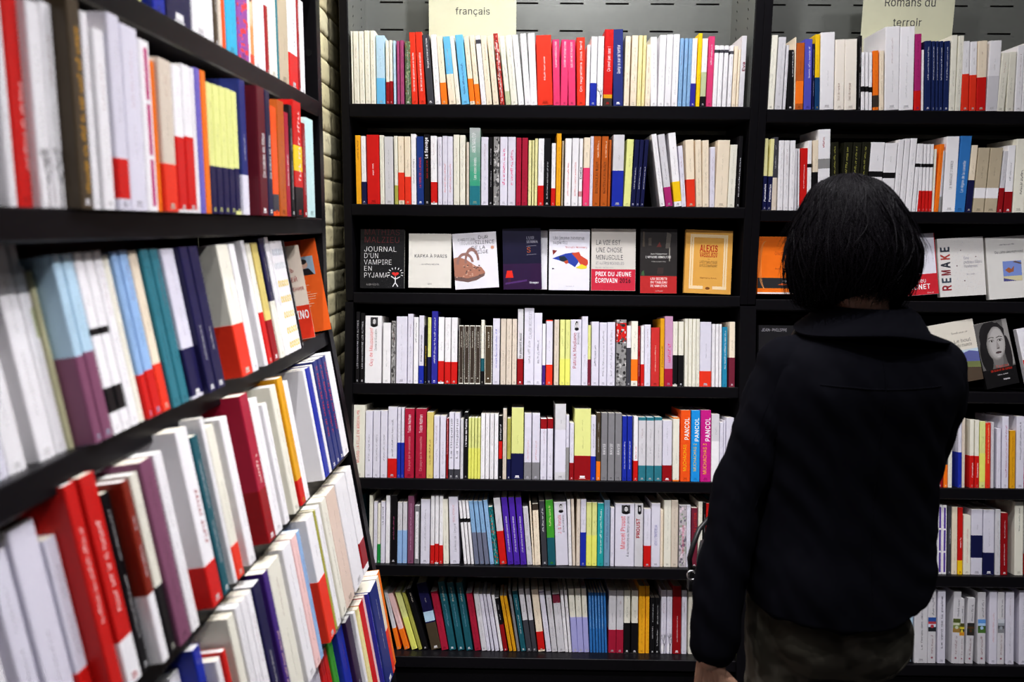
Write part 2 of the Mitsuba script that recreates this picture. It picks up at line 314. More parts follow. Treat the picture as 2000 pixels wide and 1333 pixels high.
def decor(s, kind, w, h, rr):
    K, W = COL['bk'][0], COL['wh'][0]
    if kind == 'tree':
        def br(x, y, a, l, t, d):
            x2, y2 = x + l * math.sin(a), y + l * math.cos(a); px, py = math.cos(a) * t, -math.sin(a) * t
            xs = np.clip([x - px, x + px, x2 + px * .6, x2 - px * .6], .001, w - .001)
            flat(s, np.column_stack([xs, [y - py, y + py, y2 + py * .6, y2 - py * .6]]), [(0, 1, 2), (0, 2, 3)], K)
            if d:
                for k in range(3): br(x2, y2, a + rr.uniform(-1.1, 1.1), l * rr.uniform(.6, .85), t * .62, d - 1)
        br(w * .62, 0.0, 0.0, h * .16, w * .07, 0); br(w * .62, h * .14, -.25, h * .06, w * .06, 4); br(w * .66, h * .12, .3, h * .05, w * .05, 3)
        v, f = ell(w * .3, h * .085, w * .26, h * .07); flat(s, v, f, W, .0004)
    elif kind == 'head':
        g = COL['gy'][0]; cx = w * .55
        rect(s, cx - w * .22, cx + w * .22, h * .845, h * .975, lin('3a3a3c') if rr.random() < .5 else lin('c9c7c9'))
        v, f = ell(cx, h * .855, w * .19, h * .025); flat(s, v, f, K, .0003)
        v, f = ell(cx, h * .93, w * .115, h * .043); flat(s, v, f, K, .0003)
        v, f = ell(cx + w * .01, h * .912, w * .095, h * .04); flat(s, v, f, lin('c4c2c2'), .0004)
        for q in (-1, 1): rect(s, cx + q * w * .045 - w * .02, cx + q * w * .045 + w * .02, h * .915, h * .92, K, .0005)
        rect(s, cx - w * .03, cx + w * .03, h * .888, h * .892, lin('555050'), .0005)
    elif kind == 'frame':
        c = COL['iv'][0]
        for q in ((0.0004, w * .1, 0, h), (w * .9, w - .0004, 0, h), (0, w, 0.0005, h * .02), (0, w, h * .98, h - .0005)): rect(s, *q, c)
        spine_text(s, 'UNE VIE EN POCHE', w, h, c, .18, 62, 90, .5) if False else bars(s, w / 2, w * .2, h * .62, h * .9, c, rr)
        v, f = ell(w / 2, h * .1, w * .12, w * .12, 5); flat(s, v, f, c)
    elif kind == 'inset':
        rect(s, w * .22, w * .8, h * .08, h * .9, W); bars(s, w * .5, w * .25, h * .2, h * .86, lin('44506a'), rr)
    elif kind == 'purple':
        for a, b in ((.03, .31), (.335, .635), (.66, .96)): rect(s, w * .3, w * .72, h * a, h * b, lin('5b4596'))
    elif kind == 'pinkbars':
        for a, b in ((.03, .31), (.335, .635), (.66, .96)): rect(s, w * .42, w * .75, h * a, h * b, lin('b02468'))
    elif kind == 'yellow':
        for y, c in ((.9, 'a9b2bb'), (.78, 'c2c8cc'), (.62, 'd9bb3c'), (.48, 'd9bb3c'), (.34, 'd3b44a'), (.2, 'd9bb3c'), (.07, 'd9bb3c')):
            for k in range(5):
                v, f = ell(w * (.16 + .17 * k), h * y, w * .075, h * .032, 10); flat(s, v, f, lin(c)); v, f = ell(w * (.16 + .17 * k), h * y, w * .03, h * .014, 8); flat(s, v, f, W, .0004)
    elif kind == 'face':
        rect(s, w * .25, w, 0, h * .93, lin('d98b4e')); rect(s, w * .1, w * .9, h * .02, h * .1, lin('c8402a'), .0003)
        v, f = ell(w * .55, h * .5, w * .3, h * .16); flat(s, v, f, lin('e8c09a'), .0003); v, f = ell(w * .55, h * .62, w * .28, h * .07); flat(s, v, f, lin('2a1a18'), .0004)
    elif kind in PICS:
        cs = [lin(c) for c in PICS[kind]]; y = [.62, .565, .53, .49, .43]
        for k in range(4): rect(s, 0.0005, w - .0005, h * y[k + 1], h * y[k], cs[k])
        v, f = ell(w * .5, h * .5, w * .22, h * .025, 9); flat(s, v, f, cs[1], .0003)
        v, f = ell(w * .5, h * .075, w * .13, w * .13, 10); flat(s, v, f, lin('9c5a66'), .0003); bars(s, w * .62, w * .26, h * .65, h * .9, lin('55525a'), rr); bars(s, w * .5, w * .26, h * .13, h * .4, lin('8d6a6c'), rr)
SPEC = re.compile(r'^([a-z]+\d?)')
def make_book(w, h, d, spec, rr):
    """returns {part: Soup} and the words for the label"""
    base = SPEC.match(spec).group(1)
    body, _, tail = spec.partition('"') if '"' in spec else (spec.partition('#')[0], '', '')
    zones = [(k, c, float(a) / 100, float(b) / 100) for k, c, a, b in re.findall(r'([+/])([a-z]+)(\d+)-(\d+)', body.partition('#')[0])]
    deco = re.findall(r'#([a-z]+\d?)', spec)
    texts = re.findall(r'"([^"|]+)\|([a-z]+)\|([.\d]+)\|([.\d]+)\|([.\d]+)\|([.\d]+)', spec)
    P = {}
    c0 = COL[base][0] * (0.93 + 0.09 * rr.random())
    cov = Soup(); cut = sorted({0.0, 1.0} | {v for k, c, a, b in zones if k == '/' for v in (a, b)})
    for a, b in zip(cut[:-1], cut[1:]):
        col = c0
        for k, c, za, zb in zones:
            if k == '/' and za <= (a + b) / 2 <= zb: col = COL[c][0]
        wrap(cov, w, d, a * h, b * h, col)
    if base in ('rm', 'gm', 'gq', 'gc', 'tm', 'vp', 'gg'):       # patterned covers
        pal = {'rm': ('8c2420', 'd8b0a0', '5e1a18'), 'gm': ('3d5238', '88966f', '6b5a3a'), 'gq': ('4a4948', 'c4c2bf', '2c2b2b'), 'gc': ('8d9a86', 'd9c5cf', '6f6a75'), 'tm': ('0f4f55', '2d9490', 'a04a2e'), 'vp': ('d0303c', '4a40b0', 'd0303c'), 'gg': ('6f9a83', '2d7a68', '3a8f80')}[base]
        if base == 'gg':
            for k in range(16):
                q = k / 16; a0 = np.array(lin('23707c')) if q < .25 else np.array(lin('3a9a78'))
                t = min(1, abs(q - .35) / .6); rect(cov, .0006, w - .0006, h * q, h * (q + 1 / 16), a0 * (1 - t) + lin('a9aeac') * t if q > .3 else a0, .00012)
        else:
            for k in range(70):
                x, y, a = rr.random() * w, rr.random() * h, rr.uniform(0, 3.1); rx, ry = w * rr.uniform(.05, .22), h * rr.uniform(.008, .03)
                v, f = ell(x, y, rx, ry, 7); v[:, 0] = np.clip(v[:, 0], .0006, w - .0006); v[:, 1] = np.clip(v[:, 1], .0006, h - .0006)
                flat(cov, v, f, lin(pal[k % 3]), .00012 + k * 1e-6)
    P['cover'] = cov
    pg = Soup(); b = box(0.0005, w - 0.0005, 0.0008, h - 0.0008, -d + 0.0012, -0.0012)
    pg.add(b.vertices, b.faces, lin('e6dfcc' if rr.random() < .75 else 'ecebe6')); P['pages'] = pg
    bands = [z for z in zones if z[0] == '+']
    for k, c, a, zb in bands:
        bd = Soup(); wrap(bd, w, d * 0.985, max(a * h, 0.0003), zb * h, COL[c][0], out=0.0004); P['paper_band'] = bd
    ti = Soup()
    ink = COL['wh'][0] * .75 if dark(base) else COL[base][0] * .60
    top = 0.0
    for k, (txt, c, cf, y0, y1, xc) in enumerate(texts):
        if txt.startswith('~'):
            bars(ti, float(xc) * w, float(cf) * w * .8, float(y0) / 100 * h, float(y1) / 100 * h, COL[c][0], rr); continue
        tl = Soup(); spine_text(tl, txt, w, h, COL[c][0], float(cf), float(y0), float(y1), float(xc))
        for v in tl.v: v[:, 2] += 0.0004 if bands else 0
        P['lettering' if k == 0 else 'lettering%d' % k] = tl
    if not texts and not any(k in ('frame', 'purple', 'yellow', 'face', 'inset') or k in PICS for k in deco) and base not in ('vp',):
        lo = max([zb for k, c, a, zb in zones if zb < .9] + [0.05]) + .05
        cap = min(w * 0.24, 0.0036)
        mid = lo + (1 - lo) * rr.uniform(.4, .6)
        if mid < .94:
            bars(ti, w * rr.uniform(.46, .54), cap, h * (lo + (mid - lo) * rr.uniform(.1, .5)), h * (mid - .03), ink, rr)
            if rr.random() < .8: bars(ti, w * rr.uniform(.46, .54), cap * .9, h * (mid + .05), h * rr.uniform(.80, .93), ink if rr.random() < .6 else COL['dr'][0] * .5 + ink * .5 if not dark(base) else ink, rr)
    if not deco or deco[0] == 'tree':
        c = COL['wh'][0] if (bands and bands[0][2] < .08 and dark(bands[0][1])) or (not bands and dark(base)) else ink
        z = .00075 if bands else .0003
        rect(ti, w * .35, w * .65, h * .035, h * .035 + w * .12, c, z); rect(ti, w * .3, w * .7, h * .02, h * .02 + min(w * .08, .002), c, z)
    if ti.n: P['small_print'] = ti
    ar = Soup()
    for k in deco: decor(ar, k, w, h, rr)
    if ar.n: P['cover_print'] = ar
    look = COL[base][1]
    words = look
    if bands: words += ' and white' if False else ''
    extra = ''
    if bands: extra = 'with ' + COL[bands[0][1]][1] + (' band' if bands[0][3] > .3 else ' foot band')
    elif deco: extra = {'tree': 'with a bare tree drawing', 'head': 'with a small portrait at top', 'frame': 'with ivory frame', 'inset': 'with white inset strip', 'purple': 'with purple bars', 'pinkbars': 'with magenta bars', 'yellow': 'with yellow loop pattern', 'face': 'with a painted figure'}.get(deco[0], 'with a small colour picture')
    elif zones: extra = 'with ' + COL[zones[0][1]][1] + (' lower part' if zones[0][2] < .06 else ' top' if zones[0][3] > .95 else ' block')
    return P, look, extra

# ---------------------------------------------------------------- the rows of books: position along the shelf and width in 0.1 mm, height mm, lean 0.1 degree, spine behind (-) the shelf's edge mm, look
ROWS = {}
ROWS['S1'] = '''10406 343 221 0 -10 bl
10773 764 221 0 -10 nn
11564 547 215 0 -10 wh
12122 184 211 0 -10 wh
12332 152 206 0 -10 bd
12496 143 213 0 -10 be
12653 127 213 0 -10 oo
12793 454 206 0 -10 cy2
13269 490 206 0 -10 vp
13774 223 200 0 -10 wh#face
14014 316 225 0 -10 wh
14346 225 218 0 -10 wh
14589 178 210 0 -10 wh/dr0-60
14785 429 214 0 -10 iv
15233 97 224 0 -10 te
15349 547 223 0 -10 ta
15917 567 222 0 -10 wh+rd0-32"~|gy|.3|40|70|.6
16506 148 213 0 -10 dr
16689 283 196 0 -10 wh'''
ROWS['S2'] = '''7340 127 208 0 -12 wh
7472 235 212 0 -12 rd"~|ps|.3|18|60|.75
7707 212 207 0 -4 wh#tree
7930 196 212 0 -4 wh#tree
8127 238 223 0 12 bd"~|mu|.4|8|90|.6
8365 137 214 0 12 wh
8502 236 200 0 16 wh
8738 262 223 0 20 la+rd6-27
9002 382 218 0 20 la
9392 264 210 0 20 wh#pinkbars
9655 107 189 0 20 or
9763 351 196 0 24 be+ro0-32
10127 257 195 0 24 wh+rd2-52
10395 271 201 0 24 wh+rd2-52
10671 118 201 0 24 wh
10797 168 204 0 24 vw
10971 179 204 0 24 or
11150 204 191 0 24 li/nn0-37
11362 229 192 0 24 li/nn0-37
11598 226 193 0 24 li/nn0-37
11831 223 194 0 24 li/nn0-37
12060 198 194 0 24 li/nn3-38
12258 264 216 0 28 bn/la0-30
12690 373 214 0 40 mr"De_mères_en_filles|wh|.35|30|65|.6
13071 240 214 0 40 bo"De_mères_en_filles|wh|.35|30|65|.6
13310 301 191 0 40 oo/dg4-20
13645 379 207 0 40 ru
14026 222 191 0 40 cm"~|wh|.3|30|60|.5
14284 200 208 0 40 bk
14518 502 221 0 40 rd/ye40-62/bk0-26"~|ps|.35|32|95|.6
15024 223 185 0 40 dr
15283 502 199 0 40 pa'''
ROWS['S3'] = '''7489 280 243 0 -18 wh
7780 148 244 0 -18 wh
7915 40 210 0 -18 wh/sg62-78
7955 86 204 0 -14 ov
8041 156 218 0 10 pb+pm0-47
8208 203 218 0 10 pb+pm0-48
8425 184 219 0 10 wh/bk55-59/bk12-26
8618 182 219 0 10 wh/bk55-59/bk12-26
8813 179 220 0 10 wh
8992 131 214 0 10 iv
9124 145 217 0 14 sb+rd0-27
9285 212 218 0 14 sb+rd0-28
9506 210 217 0 14 cr+ro0-30
9724 221 218 0 18 te
9958 231 218 0 18 te
10189 364 216 0 22 la+nn2-34
10553 263 217 0 30 nn
10832 313 217 0 30 nn
11698 448 217 0 34 iv+ro0-40
12167 248 217 0 34 wh
12699 156 222 0 34 wh
12875 207 217 0 34 iv+rd0-43
13129 288 217 0 34 my+dr0-35
13503 252 224 0 34 iv/nn48-100
13789 209 226 0 34 wh
14008 700 218 0 34 wh#yellow
14742 119 218 0 34 bk'''
ROWS['S4'] = '''6517 255 214 0 -20 la
6786 391 229 0 -16 la
7177 203 201 0 -12 la+rd0-24
7380 218 251 0 8 rd"~|ps|.35|35|80|.5
7598 284 252 0 12 rd/wh0-22"~|ps|.35|35|80|.5
7897 162 222 0 12 bk
8059 161 229 0 28 bz/wh0-38
8240 180 231 0 28 iv/bk0-38
8420 298 240 0 32 pm
8742 214 240 0 32 wh
9353 328 252 0 32 wh+rd0-24"~|dr|.4|35|66|.6
9723 200 234 0 32 dt
10074 112 252 0 32 wh
10186 255 235 0 32 iv+ro0-22
10650 256 235 0 32 wh
11461 334 252 0 32 cm+dr0-36"~|ps|.35|40|60|.5
11797 335 236 0 32 wh
12273 216 218 0 32 wh
12747 282 239 0 32 iv
13149 271 246 0 32 mu+rd0-20
13420 239 233 0 32 wh
14580 131 234 0 32 wh
14748 271 234 0 32 bl
15059 140 235 0 32 wh
15257 289 239 0 32 bn"~|rd|.4|30|95|.5
15584 263 239 0 32 bn"~|rd|.4|30|95|.5
15881 273 238 0 32 bn"~|rd|.4|30|95|.5
16196 407 239 0 32 wh'''
ROWS['S5'] = '''8668 441 216 0 -20 wh/sb20-60
9110 206 238 0 4 bl
9318 149 207 0 20 wh
9467 119 212 0 24 rd
9642 212 251 0 32 iv
9919 185 252 0 32 wh
10117 192 252 0 32 wh
10324 199 252 0 32 wh
10574 294 252 0 32 nn/rd0-20
11018 200 252 0 32 vi"~|ps|.4|10|60|.5
11218 524 252 0 32 iv
11913 415 252 0 32 wh
12363 277 252 0 32 ps
12640 171 252 0 32 sb
13198 443 252 0 32 wh+ro0-50
13680 99 252 0 32 ol
13797 237 252 0 32 wh
14167 320 252 0 32 iv
14503 646 252 0 32 bs
15234 756 252 0 32 wh
16066 456 252 0 32 wh+dr6-30'''
ROWS['S6'] = '''13223 467 252 0 -20 la
13690 249 251 0 -16 rd
13939 232 242 0 -16 rd
14172 291 252 0 -12 gn
14463 426 252 0 0 bl
14889 379 252 0 8 vd
15268 155 252 0 16 wh
15423 188 252 0 20 cy
15621 334 252 0 20 rd
15972 148 252 0 20 ps
16120 104 252 0 28 in
16223 650 252 0 32 bn
16873 230 252 0 32 cr+ro0-45
17103 304 252 0 28 or'''
ROWS['A1'] = '''-4977 60 203 0 -6 iv
-4911 165 203 0 -6 iv
-4745 156 203 0 -6 iv
-4580 161 205 0 -6 iv
-4414 155 205 0 -6 iv
-4248 257 192 0 -6 pb+sk0-38
-3971 108 178 0 -6 iv+dr0-35
-3863 99 179 0 -6 iv+dr0-36
-3751 82 178 0 -6 pb
-3646 87 177 0 -6 pl
-3550 115 179 0 -6 pl
-3405 179 176 0 -6 gm
-3219 184 201 -18 -6 ro"Des_femmes_qui_dansent_sous_les_bombes|wh|.34|18|72|.5
-3008 205 202 -27 -6 ro"Des_femmes_qui_dansent_sous_les_bombes|wh|.34|18|72|.5
-2758 202 195 -42 -6 dg"Marguerite_n'aime_pas_ses_fesses|wh|.3|52|95|.55
-2539 178 195 -36 -6 wh
-2346 184 191 -45 -6 cr+or0-32
-2127 214 190 -53 -6 cr/sk45-100
-1910 136 192 -59 -6 iv
-1751 231 195 -58 -6 sk"~|nv|.3|15|62|.5
-1511 157 192 -56 -6 cr+or5-38
-1345 152 194 -57 -6 cr+or0-30
-1174 154 194 -57 -6 wh/dg88-94
-1024 176 194 -56 -6 cr
-829 176 194 -57 -6 cr
-624 140 200 -63 -6 rm"~|wh|.5|5|92|.5
-459 157 193 -64 -6 iv/sg0-20
-303 203 195 -59 -6 iv
-93 183 196 -61 -6 wh
102 183 200 -48 -6 wh
267 208 201 -31 -6 wh
477 448 195 -24 -6 ro+ro8-33"~|wh|.16|36|70|.5
931 213 184 -20 -6 hp"ELLES_SONT_PARTIES_POUR_LE_NORD|wh|.28|58|97|.5
1139 220 184 0 -6 hp"ELLES_SONT_PARTIES_POUR_LE_NORD|wh|.28|58|97|.5
1373 223 183 -17 -6 hp"ELLES_SONT_PARTIES_POUR_LE_NORD|wh|.28|58|97|.5
1627 250 190 -17 -6 ro"On_regrettera_plus_tard|wh|.3|20|95|.5
1881 112 170 0 -6 wh
2000 191 193 0 -6 wh+bl0-33
2197 185 194 0 -6 wh#tree
2388 270 213 0 -6 rd/mu10-15/db0-10"Ça_peut_pas_rater_!|wh|.34|45|78|.5
2682 299 213 -17 -6 bn"Quelqu'un_pour_qui_trembler|wh|.34|42|80|.55
2988 165 195 0 -6 cr
3176 191 197 0 -6 cr
3373 125 197 0 -6 cy
3505 99 197 0 -6 cy
3610 158 172 0 -6 cr
3775 198 193 -20 -6 wh
3982 191 199 0 -6 wh
4180 191 200 0 -6 wh
4377 188 201 0 -6 wh
4574 116 190 0 -6 st
4706 109 190 0 -6 st
4821 111 190 0 -6 st
4926 152 190 0 -6 wh+in0-34
5094 121 204 0 -6 ye
5215 168 190 0 -6 wh/sg15-51/bk0-15
5396 183 196 0 -6 rp"~|wh|.3|60|90|.5
5577 131 171 0 -6 wh/dg88-93
5715 129 171 0 -6 wh/dg88-93
5863 127 171 0 -6 wh/dg88-93
6014 119 171 0 -6 wh/dg86-91
6145 117 169 0 -6 cr
6267 76 160 0 -6 cr
6342 155 198 0 -6 lg"Eva|ma|.5|50|64|.6'''
ROWS['A2'] = '''-4916 162 200 0 -6 yo"LAURENT_GOUNELLE|br|.3|65|92|.5
-4747 151 198 0 -6 wh+nv0-33
-4578 375 202 0 -6 rd+rd0-24"~|wh|.18|42|60|.5
-4194 137 201 0 -6 iv
-4056 267 197 0 -6 lg
-3764 114 199 0 -6 iv/ol0-28
-3647 183 198 0 -6 cr+ro6-47
-3454 183 198 0 -6 cr+ro0-41
-3263 160 205 0 -6 wh"~|dg|.35|30|66|.5
-3094 215 198 0 -6 nb"LA_TERRE_DE_LA_MIRAIRE|ro|.3|25|70|.5
-2873 175 204 0 -6 bk"Le_Sauvage|wh|.55|66|96|.4"~|rd|.32|38|64|.5
-2680 194 200 0 -6 wh+rd3-33
-2465 131 197 0 -6 la"~|dg|.3|58|90|.5
-2330 157 200 0 -6 la"~|rd|.3|18|60|.5
-2177 166 199 0 -6 la"~|rd|.3|18|60|.5
-1999 181 204 0 -6 iv
-1812 171 203 0 -6 iv
-1616 87 183 0 -6 be
-1524 330 224 0 -6 gg/wh32-34"AMIN_MAALOUF|wh|.35|68|94|.4"Les_désorientés|wh|.28|33|62|.5
-1180 224 198 0 -6 la
-950 126 198 0 -6 bk
-813 187 199 0 -6 gq
-619 230 199 0 -6 la"~|rp|.4|30|84|.5
-384 239 199 0 -6 la"~|rp|.4|30|84|.5
-136 159 197 0 -6 cm
30 184 197 0 -6 cm
223 101 190 0 -6 py
330 77 190 0 -6 py
413 95 195 0 -6 py
514 184 195 0 -6 wh+rd0-30
703 184 196 0 -6 bk"~|lg|.3|10|66|.5
908 135 182 0 -6 wh+rd0-28
1052 154 210 0 -6 yo
1219 58 189 0 -6 ta
1309 199 196 0 -6 wh"~|rd|.3|15|65|.5
1518 205 197 0 -6 wh"~|rd|.3|15|65|.5
1730 112 196 0 -6 wh/rs14-22"Estelle|dg|.55|40|58|.5
1861 194 199 0 -6 cr+hp0-56
2054 103 203 0 -6 la
2150 223 203 0 -6 ru"BOUTEILLE_AU_BLEUX|bk|.32|18|64|.5"~|cr|.3|70|95|.6
2384 212 203 0 -6 ru"BOUTEILLE_AU_BLEUX|bk|.32|18|64|.5"~|cr|.3|70|95|.6
2599 84 193 0 -6 ru
2721 342 208 0 -6 lg+bl0-50
3064 212 195 15 -6 li+li0-50
3273 145 194 24 -6 nv"~|wh|.28|26|60|.5
3424 127 194 23 -6 nv"~|wh|.28|26|60|.5
3561 122 194 26 -6 nv"~|wh|.28|26|60|.5
4164 167 212 -91 -6 wh
4343 215 211 -88 -6 lg+mg0-27
4596 230 215 -73 -6 wh+ye7-34
4817 145 178 -61 -6 la
4971 256 195 -40 -6 cr+ro0-41
5246 187 195 -36 -6 cr
5432 202 194 -28 -6 cr
5646 154 175 -20 -6 la
5797 373 195 0 -6 cr
6174 221 182 0 -6 iv
6420 127 207 0 -6 bk"~|wh|.35|15|70|.5'''
ROWS['A4'] = '''-4991 129 218 0 -8 bk"LES_UNS_CONTRE_LES_AUTRES|lg|.35|20|88|.5
-4849 138 214 0 -8 bk"LES_UNS_CONTRE_LES_AUTRES|lg|.35|20|88|.5
-4708 513 206 0 -8 wh#head"Guy_de_Maupassant|rd|.2|25|82|.38"Contes_et_Nouvelles|bk|.14|48|80|.66
-4159 245 185 0 -8 wh
-3899 138 191 0 -8 gq
-3751 345 205 0 -8 la
-3400 172 213 0 -8 la
-3218 154 203 0 -8 wh"~|gy|.45|62|92|.5
-3055 160 208 0 -8 la+bl0-26"Archéologue_de_la_chair|nv|.3|32|72|.5
-2883 88 178 0 -8 bk"~|ye|.4|30|65|.5
-2789 113 203 0 -8 li+nv0-40
-2670 197 222 0 -8 in"~|wh|.35|28|92|.5
-2463 185 204 0 -8 wh+rd3-34
-2263 188 203 0 -8 wh+rd0-33
-2065 194 203 0 -8 wh+rd0-33
-1830 150 180 0 -8 db#frame
-1661 153 180 0 -8 db#frame
-1499 166 180 0 -8 db#frame
-1323 160 180 0 -8 db#frame
-1158 110 197 0 -8 iv/bk0-20/dt20-40
-1042 235 180 0 -8 bd#frame
-798 225 202 0 -8 la"~|vb|.3|25|85|.5
-557 172 201 0 -8 be
-382 175 201 0 -8 be
-204 153 201 0 -8 be
-41 184 231 0 -8 lg+dr0-34"ils_pleurent_aussi|bk|.4|35|68|.5
162 311 235 0 -8 la"CLAUDE_MICHELET|gy|.3|60|95|.6"~|gy|.3|28|58|.5
469 250 220 0 -8 la"~|dg|.3|30|62|.5
718 109 187 0 -8 wh/vi0-32
834 208 199 0 -8 la+ro0-31/ro98-100
1078 157 200 0 -8 be
1255 159 200 0 -8 li+ly0-40
1419 159 200 0 -8 li+ly0-40
1577 341 201 0 -8 la#head"Patrick_Modiano|dr|.3|25|80|.38"Romans|bk|.2|62|80|.7
1921 197 211 0 -8 la
2108 98 184 0 -8 li+ma0-43
2216 238 195 0 -8 la"~|dg|.3|30|65|.5
2461 237 193 0 -8 la"~|gy|.3|15|88|.5
2697 252 194 0 -8 la"~|gy|.3|15|88|.5
2969 321 202 0 -8 gq/rd66-95
3290 141 184 0 -8 wh+dg0-63
3427 214 198 0 -8 iv+or8-41
3637 72 183 0 -8 dr
3722 113 184 0 -8 wh+rd0-36
3836 195 188 0 -8 la
4033 267 179 0 -8 re"~|cr|.15|25|70|.5
4311 134 207 0 -8 mu"~|bk|.4|28|60|.5
4448 257 214 0 -8 mp+cm0-25"~|rp|.5|34|64|.5
4697 152 198 0 -8 iv+bk3-48
4867 167 198 0 -8 iv+bk0-48
5056 114 207 0 -8 iv
5171 118 207 0 -8 iv
5292 118 207 0 -8 iv
5409 114 207 0 -8 iv
5520 351 198 0 -8 la+ro0-24
5886 105 192 0 -8 wh
6004 95 192 0 -8 wh
6108 85 192 0 -8 wh
6200 162 183 0 -8 tb"~|wh|.4|30|95|.5
6409 188 199 0 -8 cr+ma0-45'''
ROWS['A5'] = '''-5040 361 221 0 -10 iv"MUSSO_LA_FILLE_DE_BROOKLYN|rd|.24|20|93|.42
-4670 229 204 0 -10 la"~|gy|.3|25|65|.5
-4434 223 204 0 -10 la"~|gy|.3|25|65|.5
-4202 217 205 0 -10 la"~|gy|.3|25|65|.5
-3976 284 217 0 -10 la+rd0-27"~|bk|.22|30|82|.5
-3687 107 215 0 -10 la+bl0-50
-3574 104 215 0 -10 la+bl0-50
-3464 298 212 0 -10 cm"Ce_pays_qui_te_ressemble|rs|.24|10|60|.5"Tobie_Nathan|wh|.3|65|92|.5
-3129 332 212 0 -10 cm"Ce_pays_qui_te_ressemble|rs|.24|10|60|.5"Tobie_Nathan|wh|.3|65|92|.5
-2787 207 202 0 -10 my"~|br|.3|20|60|.5
-2571 182 191 0 -10 la
-2380 185 191 0 -10 la
-2185 69 183 0 -10 dr"~|wh|.4|40|98|.5
-2107 160 201 0 -10 la+dg0-14"La_Disparue|gy|.4|30|92|.5
-1941 175 201 0 -10 la+dg0-14"La_Disparue|gy|.4|30|92|.5
-1756 103 182 0 -10 lg
-1643 125 203 0 -10 bk"L'or_blanc_des_Flandres|wh|.5|48|90|.5
-1512 91 186 0 -10 li+ly0-50
-1418 91 186 0 -10 li+ly0-50
-1324 94 186 0 -10 li+ly0-50
-1224 88 186 0 -10 li+ly0-50
-1130 135 199 0 -10 wh
-989 128 199 0 -10 wh
-854 131 199 0 -10 wh
-716 128 199 0 -10 wh
-582 116 193 0 -10 bk/rd32-60"~|wh|.5|62|88|.5
-460 128 215 0 -10 be
-325 122 186 0 -10 ol+nv0-33
-197 382 219 0 -10 li+nv0-36
197 231 202 0 -10 la+gy0-26"~|rs|.25|30|60|.5
438 247 201 0 -10 la+gy0-26"~|rs|.25|30|60|.5
694 203 185 0 -10 la/dr84-100
904 181 186 0 -10 la/dr84-100
1133 346 232 0 -10 lg/la10-66
1475 102 198 0 -10 la+gq0-50
1586 138 174 0 -10 la+dr0-30
1730 508 218 0 -10 li+dr0-34
2232 161 197 0 -10 la+bl0-37"~|dg|.3|50|88|.5
2403 131 206 0 -10 bd+or0-28
2544 203 206 0 -10 gy"RAVIE|wh|.4|38|55|.5
2753 210 206 0 -10 gy"RAVIE|wh|.4|38|55|.5
2970 213 206 0 -10 gy"RAVIE|wh|.4|38|55|.5
3189 151 197 0 -10 bl"~|wh|.3|18|62|.5
3346 154 197 0 -10 bl"~|wh|.3|18|62|.5
3533 144 196 0 -10 wh+rd0-31"~|rd|.4|34|56|.5
3684 232 194 0 -10 lg/te0-24/te95-100
3926 239 194 0 -10 lg/te0-24/te95-100
4175 236 195 0 -10 lg/te0-24/te95-100
4420 294 185 0 -10 la+dr0-26
4731 209 195 0 -10 iv/or98-100/or0-2
4966 307 217 0 -10 oo"PANCOL|wh|.45|58|90|.62"MUCHACHAS|ye|.35|14|52|.42
5287 276 217 0 -10 cb"PANCOL|wh|.45|56|90|.62"MUCHACHAS_2|ye|.35|14|54|.42
5571 324 218 0 -10 mk"PANCOL|wh|.45|56|90|.68"MUCHACHAS_3|ye|.35|10|54|.42
5902 252 206 0 -10 lg/wh0-60
6160 116 181 0 -10 la
6274 65 187 0 -10 la+rd0-20
6346 250 196 0 -10 la'''
